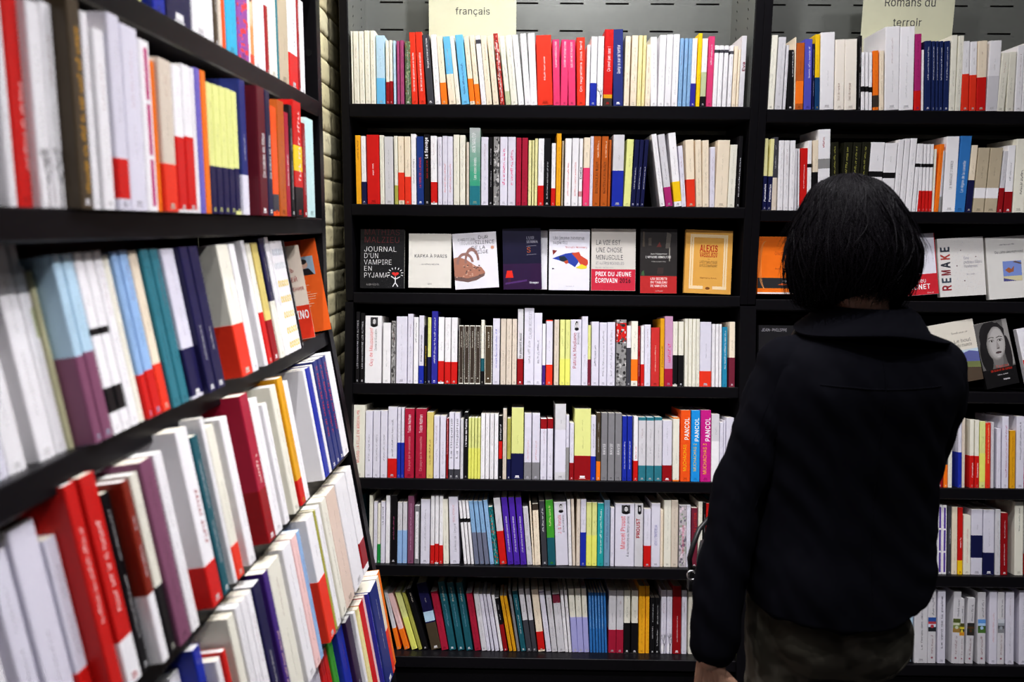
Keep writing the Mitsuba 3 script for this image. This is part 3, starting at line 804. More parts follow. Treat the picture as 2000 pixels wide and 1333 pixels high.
ROWS['A6'] = '''-4544 122 208 0 -20 iv
-4404 118 188 0 -20 la
-4286 99 181 0 -20 iv+gr0-32
-4182 142 189 0 -20 la"LA_BEAUTÉ|dg|.35|62|92|.5
-4029 137 208 0 -20 wh
-3884 204 207 0 -20 bk"~|pl|.25|35|70|.5
-3670 155 187 0 -20 lg+sb0-54
-3507 142 187 0 -20 lg+sb0-54
-3352 195 207 0 -20 pm"~|mp|.25|20|90|.5
-3145 163 177 0 -20 gy#inset
-2958 294 197 0 -20 la"~|gy|.18|20|85|.5
-2650 128 209 0 -20 wh+rd0-27
-2516 123 210 0 -20 wh+rd2-29
-2385 126 210 0 -20 wh+rd0-27
-2246 179 198 -16 -20 iv
-2040 298 206 -19 -20 la"MICHEL_PEYRAMAURE|rs|.2|62|88|.5"La_Reine_de_l'Empire|gy|.26|18|60|.6
-1612 96 194 -56 -20 wh/bk66-72
-1506 99 195 -57 -20 wh/bk66-72
-1391 96 195 -58 -20 wh/bk66-72
-1278 139 195 -63 -20 st+sl0-50
-1123 139 195 -65 -20 st+sl0-50
-963 138 195 -70 -20 st+sl0-50
-811 138 198 -69 -20 sp
-669 147 177 -71 -20 tm
-509 222 205 -65 -20 lg+rd0-50
-271 196 207 -64 -20 vv"J'irai_revivre_sous_d'autres_étoiles|wh|.3|18|72|.5
-71 192 207 -58 -20 vv"J'irai_revivre_sous_d'autres_étoiles|wh|.3|18|72|.5
129 195 207 -53 -20 vv"J'irai_revivre_sous_d'autres_étoiles|wh|.3|18|72|.5
330 172 176 -51 -20 lg
500 68 195 -40 -20 cr
565 191 187 -32 -20 cr/db90-100
787 179 197 -35 -20 dg"~|wh|.35|52|90|.5
967 244 200 -30 -20 gn/dt0-42"~|py|.3|60|92|.5
1214 387 193 -26 -20 la#head"J.-B._Pontalis|rd|.26|50|80|.4"Œuvres_Littéraires|bk|.16|52|80|.7
1605 110 203 -21 -20 wh
1721 100 204 -20 -20 be
1829 123 204 0 -20 be
1954 176 204 0 -20 la+bl0-50
2133 167 194 0 -20 li+ly0-48
2302 164 194 0 -20 li+ly0-48
2473 202 192 0 -20 tl"~|wh|.35|20|92|.5
2676 184 202 0 -20 bg"~|nb|.25|25|90|.5
2870 126 179 0 -20 la
3012 598 192 0 -20 la#head"Marcel_Proust|rd|.24|27|80|.4"À_la_recherche_du_temps_perdu|bk|.13|15|80|.66
3612 267 192 0 -20 lg#head"PROUST|dr|.42|45|77|.38
3896 220 176 0 -20 la+rd0-36
4122 282 194 0 -20 la"VIVE_L'EMPEREUR|in|.3|33|66|.5
4400 94 174 0 -20 cr
4504 230 204 0 -20 iv
4730 217 205 0 -20 be
4967 240 189 0 -20 gc"Petite_graine_de_Bretagne|rp|.28|22|68|.5
5198 135 189 0 -20 la
5346 195 181 0 -20 ma"LE_LUTTEUR|ro|.4|60|92|.6
5551 142 201 0 -20 iv
5713 72 199 0 -20 bk
5791 182 196 0 -20 rd'''
ROWS['A7'] = '''-3688 137 187 -136 -48 lg+or0-36
-3454 181 181 -175 -48 ps+or0-36
-3224 195 186 -173 -48 li+ly0-55
-3010 122 185 -173 -48 ol+ol0-55
-2860 164 196 -167 -48 bk"~|be|.4|78|95|.6
-2618 337 211 -134 -48 nn/pb42-57/bd0-40
-2299 229 184 -114 -48 cm
-2057 225 215 -104 -48 dt"~|bg|.25|35|68|.5"~|be|.28|72|94|.5
-1790 219 213 -101 -48 dt"~|bg|.25|35|68|.5"~|be|.28|72|94|.5
-1530 218 213 -95 -48 dt"~|bg|.25|35|68|.5"~|be|.28|72|94|.5
-1268 207 180 -94 -48 cm
-1049 176 181 -89 -48 lg
-881 118 178 -88 -48 la
-746 98 179 -93 -48 la
-631 134 179 -97 -48 la
-481 107 176 -95 -48 wh
-362 132 166 -102 -48 bk+dr0-50
-199 114 174 -103 -48 mu
-74 111 174 -106 -48 mu
55 94 195 -93 -48 gy
172 170 189 -91 -48 dt
350 172 195 -84 -48 lg+dg0-50
528 153 196 -76 -48 lg+dg0-50
706 224 193 -72 -48 cr+rd3-32
957 168 193 -77 -48 la/vi96-97
1129 182 189 -69 -48 lg
1313 236 183 -62 -48 lg/ma83-98
1543 108 193 -56 -48 wh
1657 100 193 -52 -48 wh
1763 187 197 -44 -48 iv+lb0-55
1941 182 198 -35 -48 iv+lb0-55
2127 167 198 -32 -48 iv+lb0-55
2310 92 186 -23 -48 bb"~|pb|.35|40|95|.5
2407 87 186 -24 -48 bb"~|pb|.35|40|95|.5
2499 87 186 -23 -48 bb"~|pb|.35|40|95|.5
2590 85 186 -22 -48 bb"~|pb|.35|40|95|.5
2679 89 186 -21 -48 bb"~|pb|.35|40|95|.5
2773 83 186 -21 -48 bb
2879 240 193 0 -48 lg+cm0-37
3123 225 194 0 -48 lg+cm0-37
3353 202 194 0 -48 iv+bk0-48
3586 211 194 0 -48 iv+bk0-48
3811 208 209 0 -48 yo
4024 125 209 0 -48 yo
4169 148 173 0 -48 bk
4316 147 173 0 -48 bk
4501 169 197 0 -48 la#tree
4676 181 197 0 -48 la#tree
4861 269 210 0 -48 dr
5139 169 197 0 -48 la
5346 208 198 0 -48 iv'''
ROWS['B1'] = '''7189 198 207 0 -6 iv
7406 219 202 0 -6 lg
7638 91 180 0 -6 lg
7764 185 166 -28 -6 bk"~|wh|.25|55|97|.8
7962 39 202 -26 -6 cr
8000 236 186 -22 -6 ru/or9-43
8247 228 197 -27 -6 vb"~|wh|.3|45|90|.6
8490 68 184 -32 -6 nv
8570 143 210 -34 -6 ye/nt0-43
8714 416 215 -32 -6 wh
9140 287 196 -32 -6 ir"Seuil_du_manque|br|.22|13|38|.4
9428 360 197 -36 -6 ir"Seuil_du_manque|br|.2|13|38|.4
9819 90 207 -31 -6 bk
9914 115 162 -43 -6 wh/bk32-41
10047 102 162 -46 -6 wh/bk32-41
10153 96 162 -44 -6 wh/bk31-40
10267 164 166 -46 -6 or/db5-25
10445 143 166 -45 -6 cr
10597 425 232 -41 -6 wh
11014 425 232 -38 -6 wh
11462 190 213 -43 -6 mg+rd0-26
11663 77 170 -45 -6 wh
11757 192 194 -47 -6 ni/ni0-51"~|wh|.25|44|92|.5
11962 105 194 -49 -6 ni"~|wh|.35|44|92|.5
12076 90 194 -48 -6 ni"~|wh|.35|44|92|.5
12170 122 194 -46 -6 ni"~|wh|.35|44|92|.5
12303 165 194 -41 -6 ni"~|wh|.3|44|92|.5
12462 184 210 -32 -6 iv
12644 173 209 -27 -6 iv
12826 212 194 -43 -6 wh+ro0-53
13053 203 193 -44 -6 wh+ro0-52
13261 272 195 -41 -6 cr+rd0-48
13537 348 196 -23 -6 wh/lg0-50
13847 230 163 0 -6 iv
14120 222 165 -26 -6 iv
14369 206 183 -33 -6 wh
14573 218 190 -32 -6 wh'''
ROWS['B2'] = '''7219 126 208 -16 -6 py+nv0-48"Flammarion|wh|.45|12|37|.5
7350 132 207 0 -6 py+nv0-48"Flammarion|wh|.45|12|37|.5
7488 153 212 -17 -6 dg/be0-45
7666 165 203 -21 -6 wh
7840 155 203 -23 -6 wh
8007 159 203 -21 -6 wh
8169 79 180 -27 -6 lg
8279 45 180 -33 -6 wh
8327 208 181 -25 -6 rd"~|wh|.2|35|75|.5
8537 136 203 -30 -6 wh/bk62-67
8703 164 204 -31 -6 cr/bk0-55
8853 367 235 -32 -6 wh/gq52-64"~|dr|.22|78|92|.4
9276 224 199 -43 -6 ok"~|ol|.28|40|95|.4
9509 261 199 0 -6 ok"~|ol|.28|40|95|.4
9778 253 199 0 -6 ok"~|ol|.28|40|95|.4
10038 249 200 0 -6 ok"~|ol|.28|40|95|.4
10295 415 200 0 -6 wh/bk50-58
10717 367 198 0 -6 wh/bk49-57
11092 178 208 0 -6 wh
11278 166 211 0 -6 wh
11451 193 212 0 -6 wh
11656 118 197 0 -6 wh/bk66-71
11783 35 197 0 -6 wh
11822 112 196 -29 -6 wh+rd0-31/bk66-71
11944 96 196 -30 -6 wh+rd0-31/bk66-71
12043 98 196 -29 -6 wh+rd0-31/bk66-71
12145 96 196 -28 -6 wh+rd0-31/bk66-71
12244 74 182 -23 -6 iv
12315 136 196 0 -6 or
12441 91 177 -17 -6 lg/gq0-25
12563 381 218 -20 -6 wh"LE_MARIAGE_D'ANNIE|dg|.2|30|68|.5
12906 324 220 0 -6 bb"Le_règne_de_la_canaille|wh|.28|26|68|.5
13241 192 194 0 -6 cr/nv0-48
13449 342 187 0 -6 ta/wh22-38
13800 373 187 0 -6 ta/wh22-38
14186 151 178 0 -6 lg+dr0-40
14371 238 194 -21 -6 wh+dr0-31"~|dg|.22|48|75|.5
14626 347 213 -24 -6 iv"~|dg|.25|25|60|.6'''
ROWS['B5'] = '''12707 245 170 0 -12 dg+dr0-48
12966 126 174 0 -12 dg/or0-40"~|or|.4|48|75|.5
13096 135 184 0 -12 iv
13400 114 214 0 -12 la+bl0-50
13513 103 213 0 -12 be
13749 137 207 0 -12 iv+rd0-47"Flammarion|wh|.4|15|37|.6
13901 138 206 0 -12 iv+rd0-47"Flammarion|wh|.4|15|37|.6
14046 185 202 0 -12 li+ly9-52
14229 152 198 0 -12 ro"~|py|.35|38|98|.5
14391 100 200 0 -12 lg
14562 139 181 0 -12 la
14722 210 218 0 -12 la"~|pl|.3|15|88|.6
14963 172 175 0 -12 mu
15154 246 219 0 -12 la"~|dg|.25|40|92|.5'''
ROWS['B6'] = '''12410 287 211 0 -18 dr+rd0-30
12710 117 213 0 -18 wh#purple
12829 148 213 0 -18 wh#purple
12970 150 211 0 -18 wh#purple
13140 117 206 0 -18 dg"~|lg|.35|45|70|.6
13261 183 206 0 -18 cr
13452 153 204 0 -18 rd/ye0-21"~|wh|.4|40|56|.5
13618 231 180 0 -18 iv"~|rs|.25|20|78|.5
13852 353 199 0 -18 la+nv26-60
14217 345 198 0 -18 la+nv0-34
14575 177 199 0 -18 lg
14757 214 189 0 -18 dr
15165 275 224 0 -18 iv"~|dg|.2|60|92|.5'''
ROWS['B7'] = '''11749 176 198 0 -14 pb/bk0-28
11935 167 231 0 -14 pb/bk0-26/sg26-45
12133 415 221 0 -14 lg"Le_Temps_des_délivrances|dg|.14|18|92|.55
12544 254 224 0 -14 lg#pic1
12839 250 222 0 -14 la"Le_vent_de_la_plaine|dg|.25|20|92|.5
13248 243 219 17 -14 lg#pic2
13488 168 197 0 -14 lg#pic3
13676 234 199 18 -14 lg#pic4
14047 255 218 0 -14 lg#pic5
14398 249 221 0 -14 la"~|rs|.22|30|70|.5
14648 223 220 0 -14 lg#pic6
14898 264 221 0 -14 la
15301 241 225 0 -14 la'''
NTH = 'zeroth first second third fourth fifth sixth seventh eighth ninth tenth eleventh twelfth thirteenth fourteenth fifteenth sixteenth seventeenth eighteenth nineteenth'.split()
TENS = {2: 'twent', 3: 'thirt', 4: 'fort', 5: 'fift', 6: 'sixt', 7: 'sevent'}
def nth(i):
    if i < 20: return NTH[i]
    return TENS[i // 10] + ('ieth' if i % 10 == 0 else 'y-' + NTH[i % 10])
SHELF = ['top', 'second', 'third', 'fourth', 'fifth', 'sixth', 'bottom']
books = []
for rk, txt in ROWS.items():
    fr = FR[rk]; items = [l.split(' ') for l in txt.split('\n')]
    N = len(items)
    ins = None
    for i, (s, w, h, lean, off, spec) in enumerate(items):
        s, w, h, lean, off = int(s) / 1e4, int(w) / 1e4, int(h) / 1e3, math.radians(int(lean) / 10), int(off) / 1e3
        rr = random.Random(hash((rk == 'x', i * 131 + ord(rk[0]) * 7 + int(rk[1]))) & 0xffff)
        wp = max(w * math.cos(lean) - 0.0012, 0.003)
        d = min(h * rr.uniform(.62, .69), .15)
        O, a, u, n = fr
        ca, sa = math.cos(lean), math.sin(lean)      # lean > 0: top moves along +a
        a2, u2 = ca * a - sa * u, ca * u + sa * a
        pos = O + s * a + off * n + 0.0003 * u
        if lean > 0: pos = pos + w * a - wp * a2
        m = frame_mat(pos, a2, u2, n)
        q = project(np.array([pos, pos + wp * a2, pos + wp * a2 + h * u2, pos + h * u2]))
        q = np.clip(q, [0, 0], [2000, 1333])
        area = 0.5 * abs(sum(q[k][0] * q[(k + 1) % 4][1] - q[(k + 1) % 4][0] * q[k][1] for k in range(4)))
        books.append(dict(row=rk, i=i, N=N, w=wp, h=h, d=d, m=m, spec=spec, rr=rr, area=area))
INDIVIDUAL = 288
chosen = {id(b) for b in sorted(books, key=lambda b: -b['area'])[:INDIVIDUAL]}
mass = Soup()
for b in books:
    P, look, extra = make_book(b['w'], b['h'], b['d'], b['spec'], b['rr'])
    if id(b) not in chosen:
        for s in P.values(): mass.join(s, b['m'])
        continue
    key = numbered('paperback')
    rk = b['row']; sh = SHELF[int(rk[1]) - 1]
    if rk[0] == 'S':
        where = nth(b['N'] - b['i']) + ' from the pillar end, ' + sh + ' side shelf'; grp = 'paperbacks on the %s shelf of the side bookcase' % sh
    elif rk[0] == 'A':
        where = nth(b['i'] + 1) + ' from left, ' + sh + ' shelf, middle bookcase'; grp = 'paperbacks on the %s shelf of the middle bookcase' % sh
    else:
        where = nth(b['N'] - b['i']) + ' from right, ' + sh + ' shelf, bookcase behind person'; grp = 'paperbacks on the %s shelf behind the person' % sh
    size = 'thick ' if b['w'] > .031 else 'thin ' if b['w'] < .013 else ''
    tag(key, (size + look + ' paperback ' + extra).strip() + ', ' + where, 'book', grp)
    for part, s in P.items():
        me, col = s.mesh(b['m'])
        k = child(key, re.sub(r'\d+$', '', part))
        put(k, me, 'paper' if part in ('pages',) else 'print_gloss', False, color=col)
        if part == 'small_print': labels[k] = {'kind': 'stuff'}
        if part == 'paper_band': labels[k] = {'label': COL[re.search(r'\+([a-z]+)', b['spec']).group(1)][1] + ' paper band'}
# further books standing where the photograph hides or crops the rows
FILL = [('A5', .664, .667), ('A6', .60, .664), ('A7', .562, .664), ('B2', 1.50, 1.875), ('B1', 1.50, 1.875), ('B5', .72, 1.265), ('B6', .72, 1.235), ('B7', .72, 1.17), ('B5', 1.55, 1.875), ('B6', 1.55, 1.875), ('B7', 1.56, 1.875),
        ('S1', .5, 1.035), ('S2', .5, .728), ('S3', .5, .745), ('S4', .45, .645), ('S5', .5, .86), ('S6', .7, 1.315), ('S7', .9, 1.78), ('A6', -.5, -.458), ('A7', -.5, -.41)]
for rk, s0, s1 in FILL:
    rr = random.Random(ord(rk[0]) * 10 + int(rk[1])); s = s0
    while True:
        w = rr.uniform(.011, .028); h = rr.uniform(.178, .215)
        if s + w > s1: break
        spec = rr.choice(['wh', 'la', 'wh']) if rk in ('S2', 'S3', 'S4') else rr.choice(['wh', 'wh', 'la', 'iv', 'iv', 'cr', 'wh+rd0-30', 'wh+ro0-32', 'nv', 'te', 'rd', 'li', 'la', 'cm', 'wh'])
        P, _, _ = make_book(w - .001, h, .13, spec, rr)
        O, a, u, n = FR[rk]
        m = frame_mat(O + s * a - (.05 if rk == 'A7' else .02) * n + .0003 * u, a, u, n)
        for q in P.values(): mass.join(q, m)
        s += w
me, col = mass.mesh()
put('packed_paperbacks', me, 'print_gloss', False, color=col)
tag('packed_paperbacks', 'narrow paperbacks filling the remaining places on the black shelves', 'books', None, 'stuff')

# ---------------------------------------------------------------- books shown face out
def face_book(frk, p, w, h, back, label, rot=0.0, th=0.016, off=-0.012, zones=(), art=None, texts=(), tilt=0.0, yaw=0.0):
    """p: bottom corner in the shelf's frame (along, up); zones: (colour, y0, y1); texts: (text, colour, x, y, cap height) as fractions of the cover"""
    O, a, u, n = FR[frk]
    ca, sa = math.cos(rot), math.sin(rot)
    a2, u2 = ca * a + sa * u, ca * u - sa * a
    n2 = math.cos(yaw) * n + math.sin(yaw) * a2; a2 = math.cos(yaw) * a2 - math.sin(yaw) * n
    m = frame_mat(O + p[0] * a + p[1] * u + off * n, a2, u2, n2)
    key = numbered('displayed_book'); tag(key, label, 'book', 'books shown face out')
    s = Soup(); b0 = box(0, w, 0, h, -0.0006, 0); s.add(b0.vertices, b0.faces, back)
    b1 = box(0, w, 0, h, -th, -th + 0.0006); s.add(b1.vertices, b1.faces, back); b2 = box(0, 0.0006, 0, h, -th + .0006, -0.0006); s.add(b2.vertices, b2.faces, back)
    for c, y0, y1 in zones: rect(s, 0.0004, w - .0004, y0 * h + (.0004 if y0 == 0 else 0), y1 * h, c, .0002)
    me, col = s.mesh(m); put(key + '__cover', me, 'print_gloss', False, color=col)
    s = Soup(); b = box(0.0006, w - .0012, .0012, h - .0012, -th + .0006, -.0006); s.add(b.vertices, b.faces, lin('e6e1d4')); me, col = s.mesh(m); put(key + '__pages', me, 'paper', False, color=col)
    if art:
        s = Soup(); art(s, w, h); me, col = s.mesh(m); put(key + '__cover_print', me, 'print_gloss', False, color=col)
    for t in texts:
        s = Soup()
        txt, c, x, y, cap = t[:5]
        if txt == '~':
            r3 = random.Random(int(x * 1000 + y * 777)); xx = x * w
            while xx < (x + t[5]) * w:
                for _ in range(r3.randint(3, 8)):
                    gw = cap * h * r3.uniform(.4, .62)
                    if xx + gw > (x + t[5]) * w: break
                    hh = cap * h * r3.choice((.7, .7, .75, 1))
                    rect(s, xx, xx + gw * .3, y * h, y * h + hh, lin(c), .0006); rect(s, xx, xx + gw, y * h + hh * r3.choice((0, .4, .75)), y * h + hh * r3.choice((0, .4, .75)) + cap * h * .16, lin(c), .0006) if False else rect(s, xx + gw * .6, xx + gw, y * h, y * h + hh * .7, lin(c), .0006)
                    xx += gw + cap * h * .2
                xx += cap * h * .5
            me, col = s.mesh(m); k = child(key, 'small_print'); put(k, me, 'print_gloss', False, color=col); labels[k] = {'kind': 'stuff'}; continue
        v, f, L = text2d(txt, bold=len(t) > 6 and t[6]); sc = cap * h
        xs = (t[5] * w / L) if len(t) > 5 and t[5] else sc
        flat(s, np.column_stack([x * w + v[:, 0] * xs, y * h + v[:, 1] * sc]), f, lin(c), .0006)
        if s.n: me, col = s.mesh(m); put(child(key, 'lettering'), me, 'print_gloss', False, color=col)
    # wire foot that holds the book
    return key
def poly(s, w, h, pts, c, z=.0004):
    v = np.array(pts) * [w, h]
    vv, f = trimesh.creation.triangulate_polygon(shapely.Polygon(v).buffer(0), engine='earcut'); flat(s, vv, f, lin(c), z)
def stars(s, w, h):
    r = random.Random(3)
    for k in range(60): rect(s, (x := r.uniform(.03, .95) * w), x + .0006, (y := r.random() ** 2 * .6 * h + .01 * h), y + .0006, lin('bdbdc0') * r.uniform(.3, 1), .0004)
    q = lin('f2f0f0')
    def seg(x0, y0, x1, y1, t=.011):
        d = np.array([(x1 - x0) * w, (y1 - y0) * h]); L = np.hypot(*d); e = np.array([-d[1], d[0]]) / L * t * w
        a = np.array([x0 * w, y0 * h]); b = a + d; flat(s, np.array([a - e, b - e, b + e, a + e]), [(0, 1, 2), (0, 2, 3)], q, .0005)
    seg(.80, .20, .80, .1); seg(.80, .1, .74, .03); seg(.80, .1, .86, .03); seg(.80, .155, .70, .21); seg(.80, .155, .91, .20)
    for k in range(9):
        t = -.3 + k * (math.pi + .6) / 8; seg(.80 + .13 * math.cos(t), .25 + .075 * math.sin(t), .80 + .18 * math.cos(t), .25 + .11 * math.sin(t), .009)
    t = np.linspace(0, 2 * np.pi, 24)[:-1]
    poly(s, w, h, np.column_stack([.80 + .0052 * 16 * np.sin(t) ** 3, .245 + .0026 * (13 * np.cos(t) - 5 * np.cos(2 * t) - 2 * np.cos(3 * t) - np.cos(4 * t))]), 'd8342f', .0007)
face_book('A3', (-.488, .013), .135, .181, lin('19191b'), 'black book with a stick figure holding a red heart, beside the brick pillar', art=stars,
          texts=[('MATHIAS', '4a2024', .08, .9, .1, .82), ('MALZIEU', '57262a', .08, .77, .1, .82), ('JOURNAL', 'cfcdcd', .08, .62, .085, .75), ("D'UN", 'cfcdcd', .08, .51, .085, .34), ('VAMPIRE', 'cfcdcd', .08, .4, .085, .64), ('EN', 'cfcdcd', .08, .295, .08, .2), ('PYJAMA', 'cfcdcd', .08, .18, .085, .56), ('ALBIN MICHEL', '8d8a8a', .14, .05, .03, .3)])
face_book('A3', (-.340, .016), .130, .166, lin('dedbd2'), 'plain ivory book with one line of grey capitals across its cover',
          texts=[('KAFKA À PARIS', '3c3a3c', .13, .555, .06, .78), ('XAVIER MAUMEJEAN', '77757a', .3, .42, .026, .42), ('alma', '666468', .45, .06, .035, .1)])
def shoe(s, w, h):
    poly(s, w, h, [(.0, .17), (.12, .15), (.3, .12), (.5, .15), (.68, .22), (.7, .29), (.62, .38), (.5, .40), (.3, .52), (.12, .58), (.0, .56)], 'a5705c')
    poly(s, w, h, [(.0, .17), (.12, .15), (.3, .12), (.5, .15), (.68, .22), (.7, .27), (.5, .22), (.3, .19), (0, .24)], '6d5550', .0005)
    for cx, cy, rx, ry in ((.26, .46, .2, .19), (.42, .48, .17, .26)):
        t = np.linspace(0.1, np.pi + .1, 14); o = np.column_stack([cx + rx * np.cos(t), cy + ry * np.sin(t)]); i = np.column_stack([cx + rx * .72 * np.cos(t), cy + ry * .74 * np.sin(t)])
        poly(s, w, h, np.vstack([o, i[::-1]]), '8f6a62', .0006)
    r = random.Random(2)
    for k in range(26):
        v, f = ell(w * r.uniform(.02, .6), h * r.uniform(.2, .42), w * .022, h * .012, 8); flat(s, v, f, lin(('5d4742', 'c39b88')[k % 2]), .0007)
    t = np.arange(16) * np.pi / 8; poly(s, w, h, np.column_stack([.9 + .055 * (1 - .5 * (np.arange(16) % 2)) * np.cos(t), .72 + .042 * (1 - .5 * (np.arange(16) % 2)) * np.sin(t)]), 'c58a6e', .0007)
face_book('A3', (-.196, .011), .134, .171, lin('e0dee4'), 'white book with a brown woven basket shape drawn on its cover, leaning crooked', rot=.07, art=shoe,
          texts=[('CHRISTIAN', '77757a', .12, .855, .05, .4), ('LÉOURIER', '88868a', .16, .79, .05, .34), ('DUR', '3a383c', .58, .88, .06, .24), ('SILENCE', '3a383c', .5, .79, .065, .46), ('DE LA', '3a383c', .42, .7, .06, .32), ('NEIGE', '3a383c', .48, .62, .06, .32)])
def lampart(s, w, h):
    poly(s, w, h, [(0, 0), (1, 0), (1, .42), (0, .42)], '2a1236'); poly(s, w, h, [(.05, .08), (.62, .13), (.62, .16), (.05, .11)], '4a2a62', .0005)
    for k in range(9): poly(s, w, h, [(.3 + .05 * k, .16), (.31 + .05 * k, .16), (.31 + .05 * k, .40), (.3 + .05 * k, .40)], '241a3c', .0005)
    poly(s, w, h, [(.12, .26), (.2, .26), (.2, .12), (.12, .12)], '3c1632', .0005); poly(s, w, h, [(.06, .19), (.27, .19), (.235, .31), (.1, .31)], 'd8281e', .0006)
    for y in (.70, .56): poly(s, w, h, [(.62, y), (.88, y + .01), (.88, y + .016), (.62, y + .006)], '8e8c98', .0006)
face_book('A3', (.000, .016), .085, .182, lin('dcdbe0'), 'white book half hidden behind the dark violet one with a lamp', off=-.034, th=.012)
face_book('A3', (-.049, .013), .117, .186, lin('15122c'), 'dark violet book with a glowing red table lamp on its cover', rot=.03, art=lampart,
          texts=[('LUIS', 'a8a6b4', .62, .82, .045, .2), ('SEABRA', 'a8a6b4', .62, .755, .045, .3), ('S', 'b5532e', .62, .6, .085, .12), ('Rivages', 'e8e6ee', .68, .09, .035, .24)])
def drape(s, w, h):
    poly(s, w, h, [(.08, .52), (.24, .56), (.4, .6), (.6, .62), (.72, .52), (.72, .46), (.64, .38), (.5, .44), (.3, .48)], '2a3f9a')
    poly(s, w, h, [(.24, .55), (.38, .56), (.46, .5), (.4, .46), (.28, .48)], '1f2c3a', .0005); poly(s, w, h, [(.36, .47), (.46, .5), (.48, .45), (.42, .43)], 'b5482e', .0006)
    poly(s, w, h, [(.55, .61), (.74, .63), (.78, .57), (.95, .5), (.96, .44), (.9, .38), (.78, .42), (.7, .5)], 'c4472f', .0006); poly(s, w, h, [(.66, .37), (.8, .43), (.94, .39), (.92, .36), (.8, .35)], 'e6d238', .0007)
    poly(s, w, h, [(.08, .66), (.2, .65), (.1, .58)], '7a2c28', .0005); poly(s, w, h, [(.08, .34), (.14, .35), (.08, .37)], '222230', .0005)
face_book('A3', (.089, .013), .124, .186, lin('dfdde6'), 'white book with a blue, red and yellow draped shape on its cover', art=drape,
          texts=[('Un jeune homme', '55535a', .09, .83, .055, .78), ('superflu', '66646c', .09, .755, .055, .36), ('Romain Monnery', 'a8382e', .4, .69, .032, .54), ('~', '9a98a0', .42, .06, .016, .2)])
face_book('A3', (.218, .013), .135, .189, lin('cbc6bd'), 'grey-beige book with large black capitals and a red lower panel', zones=[(lin('c22a3e'), 0, .345)],
          texts=[('LA VIE EST', '302e30', .1, .74, .075, .56), ('UNE CHOSE', '302e30', .1, .62, .075, .6), ('MINUSCULE', '302e30', .1, .50, .075, .62), ('ET AUTRES NOUVELLES', '77757a', .1, .42, .045, .64), ('~', '88868a', .1, .365, .02, .4), ('PRIX DU JEUNE', 'f4f2f2', .09, .235, .068, .82, 1), ('ÉCRIVAIN', 'f4f2f2', .09, .13, .068, .51, 1), ('2016', '4a1420', .64, .13, .068, .26, 1)])
def dim(s, w, h):
    for pts, c in (([(.06, .72), (.12, .72), (.11, .96), (.07, .96)], '4a4238'), ([(.22, .74), (.3, .74), (.3, .86), (.22, .86)], '46403a'), ([(.68, .7), (.8, .7), (.84, .92), (.72, .95)], '55504a'), ([(.44, .72), (.58, .72), (.52, .8)], '5a2a26'), ([(.03, .28), (.12, .27), (.1, .36), (.04, .33)], '3c5a38'), ([(.45, .3), (.62, .3), (.64, .4), (.48, .4)], '3a2e2c'), ([(.78, .5), (.81, .5), (.81, .72), (.78, .72)], '8a867c')): poly(s, w, h, pts, c)
face_book('A3', (.367, .006), .112, .197, lin('2a2726'), 'narrow dark brown book with a red lower panel of white capitals', zones=[(lin('b42a2a'), 0, .27)], art=dim,
          texts=[('Jean-Philippe Postel', 'c9c6c2', .27, .60, .024, .46), ("L'AFFAIRE ARNOLFINI", 'f0eee8', .14, .545, .036, .7), ('Préface de Daniel Pennac', 'a8a5a0', .3, .485, .018, .4), ('LES SECRETS', 'f2dcd6', .28, .21, .036, .46, 1), ('DU TABLEAU', 'f2dcd6', .28, .155, .036, .46, 1), ('DE VAN EYCK', 'f2dcd6', .28, .10, .036, .46, 1), ('ACTES SUD', 'e8cfc8', .42, .03, .016, .2)])
def goldframe(s, w, h):
    for k in range(2):
        for x in (.1 + .045 * k, .86 - .045 * k): poly(s, w, h, [(x, .1), (x + .035, .1), (x + .035, .93), (x, .93)], 'e8cfa2')
    poly(s, w, h, [(.1, .88), (.9, .88), (.9, .93), (.1, .93)], 'e6cb9a', .0005); poly(s, w, h, [(.1, .07), (.4, .07), (.4, .12), (.1, .12)], 'ecd2a6', .0005); poly(s, w, h, [(.6, .07), (.9, .07), (.9, .12), (.6, .12)], 'ecd2a6', .0005)
    v, f = ell(.5 * w, .085 * h, .05 * w, .02 * h, 9); flat(s, v, f, lin('7a4a22'), .0006)
face_book('A3', (.500, .009), .143, .194, lin('d9a04a'), 'golden yellow book with an ornamental cream border', rot=-.03, art=goldframe,
          texts=[('ALEXIS', 'a8321e', .31, .66, .1, .38, 1), ('VASSILKOV', 'a8321e', .31, .575, .07, .38, 1), ('ou', '8a5226', .48, .535, .02, .05), ('LA VIE TUMULTUEUSE', '5a3420', .31, .475, .04, .38), ('DU FILS DE MAUPASSANT', '5a3420', .31, .42, .04, .38), ('Bernard Prou', '8a5226', .33, .235, .022, .36)])
# right-hand bookcase
def loops(s, w, h):
    for k in range(3):
        t = np.linspace(0, np.pi, 12); o = np.column_stack([.2 + (.12 + .03 * k) * -np.sin(t) * 1.0, .5 + .42 * np.cos(t)]); poly(s, w, h, np.vstack([o, (o + [.008, 0])[::-1]]), 'f0a05a', .0005)
    poly(s, w, h, [(.5, .16), (.68, .15), (.76, .165), (.62, .19)], 'c8582a', .0006)
face_book('B3', (.724, .017), .122, .175, lin('f07018'), 'orange book with a black stripe near its foot, partly behind the person', zones=[(lin('2a2a2c'), .1, .28), (lin('e6e4e4'), 0, .03)], art=loops,
          texts=[('Giutters sur', 'a8431a', .42, .68, .055, .5), ('~', 'b0501e', .44, .43, .03, .5), ('serge safran', 'e2e0e0', .62, .215, .03, .28), ('éditeur', 'c8c4c4', .74, .185, .022, .14)])
face_book('B3', (.86, .012), .125, .165, lin('c02a26'), 'red book almost hidden by the dark hair of the person')
face_book('B3', (1.000, .012), .118, .17, lin('c22a28'), 'second red book behind the dark hair')
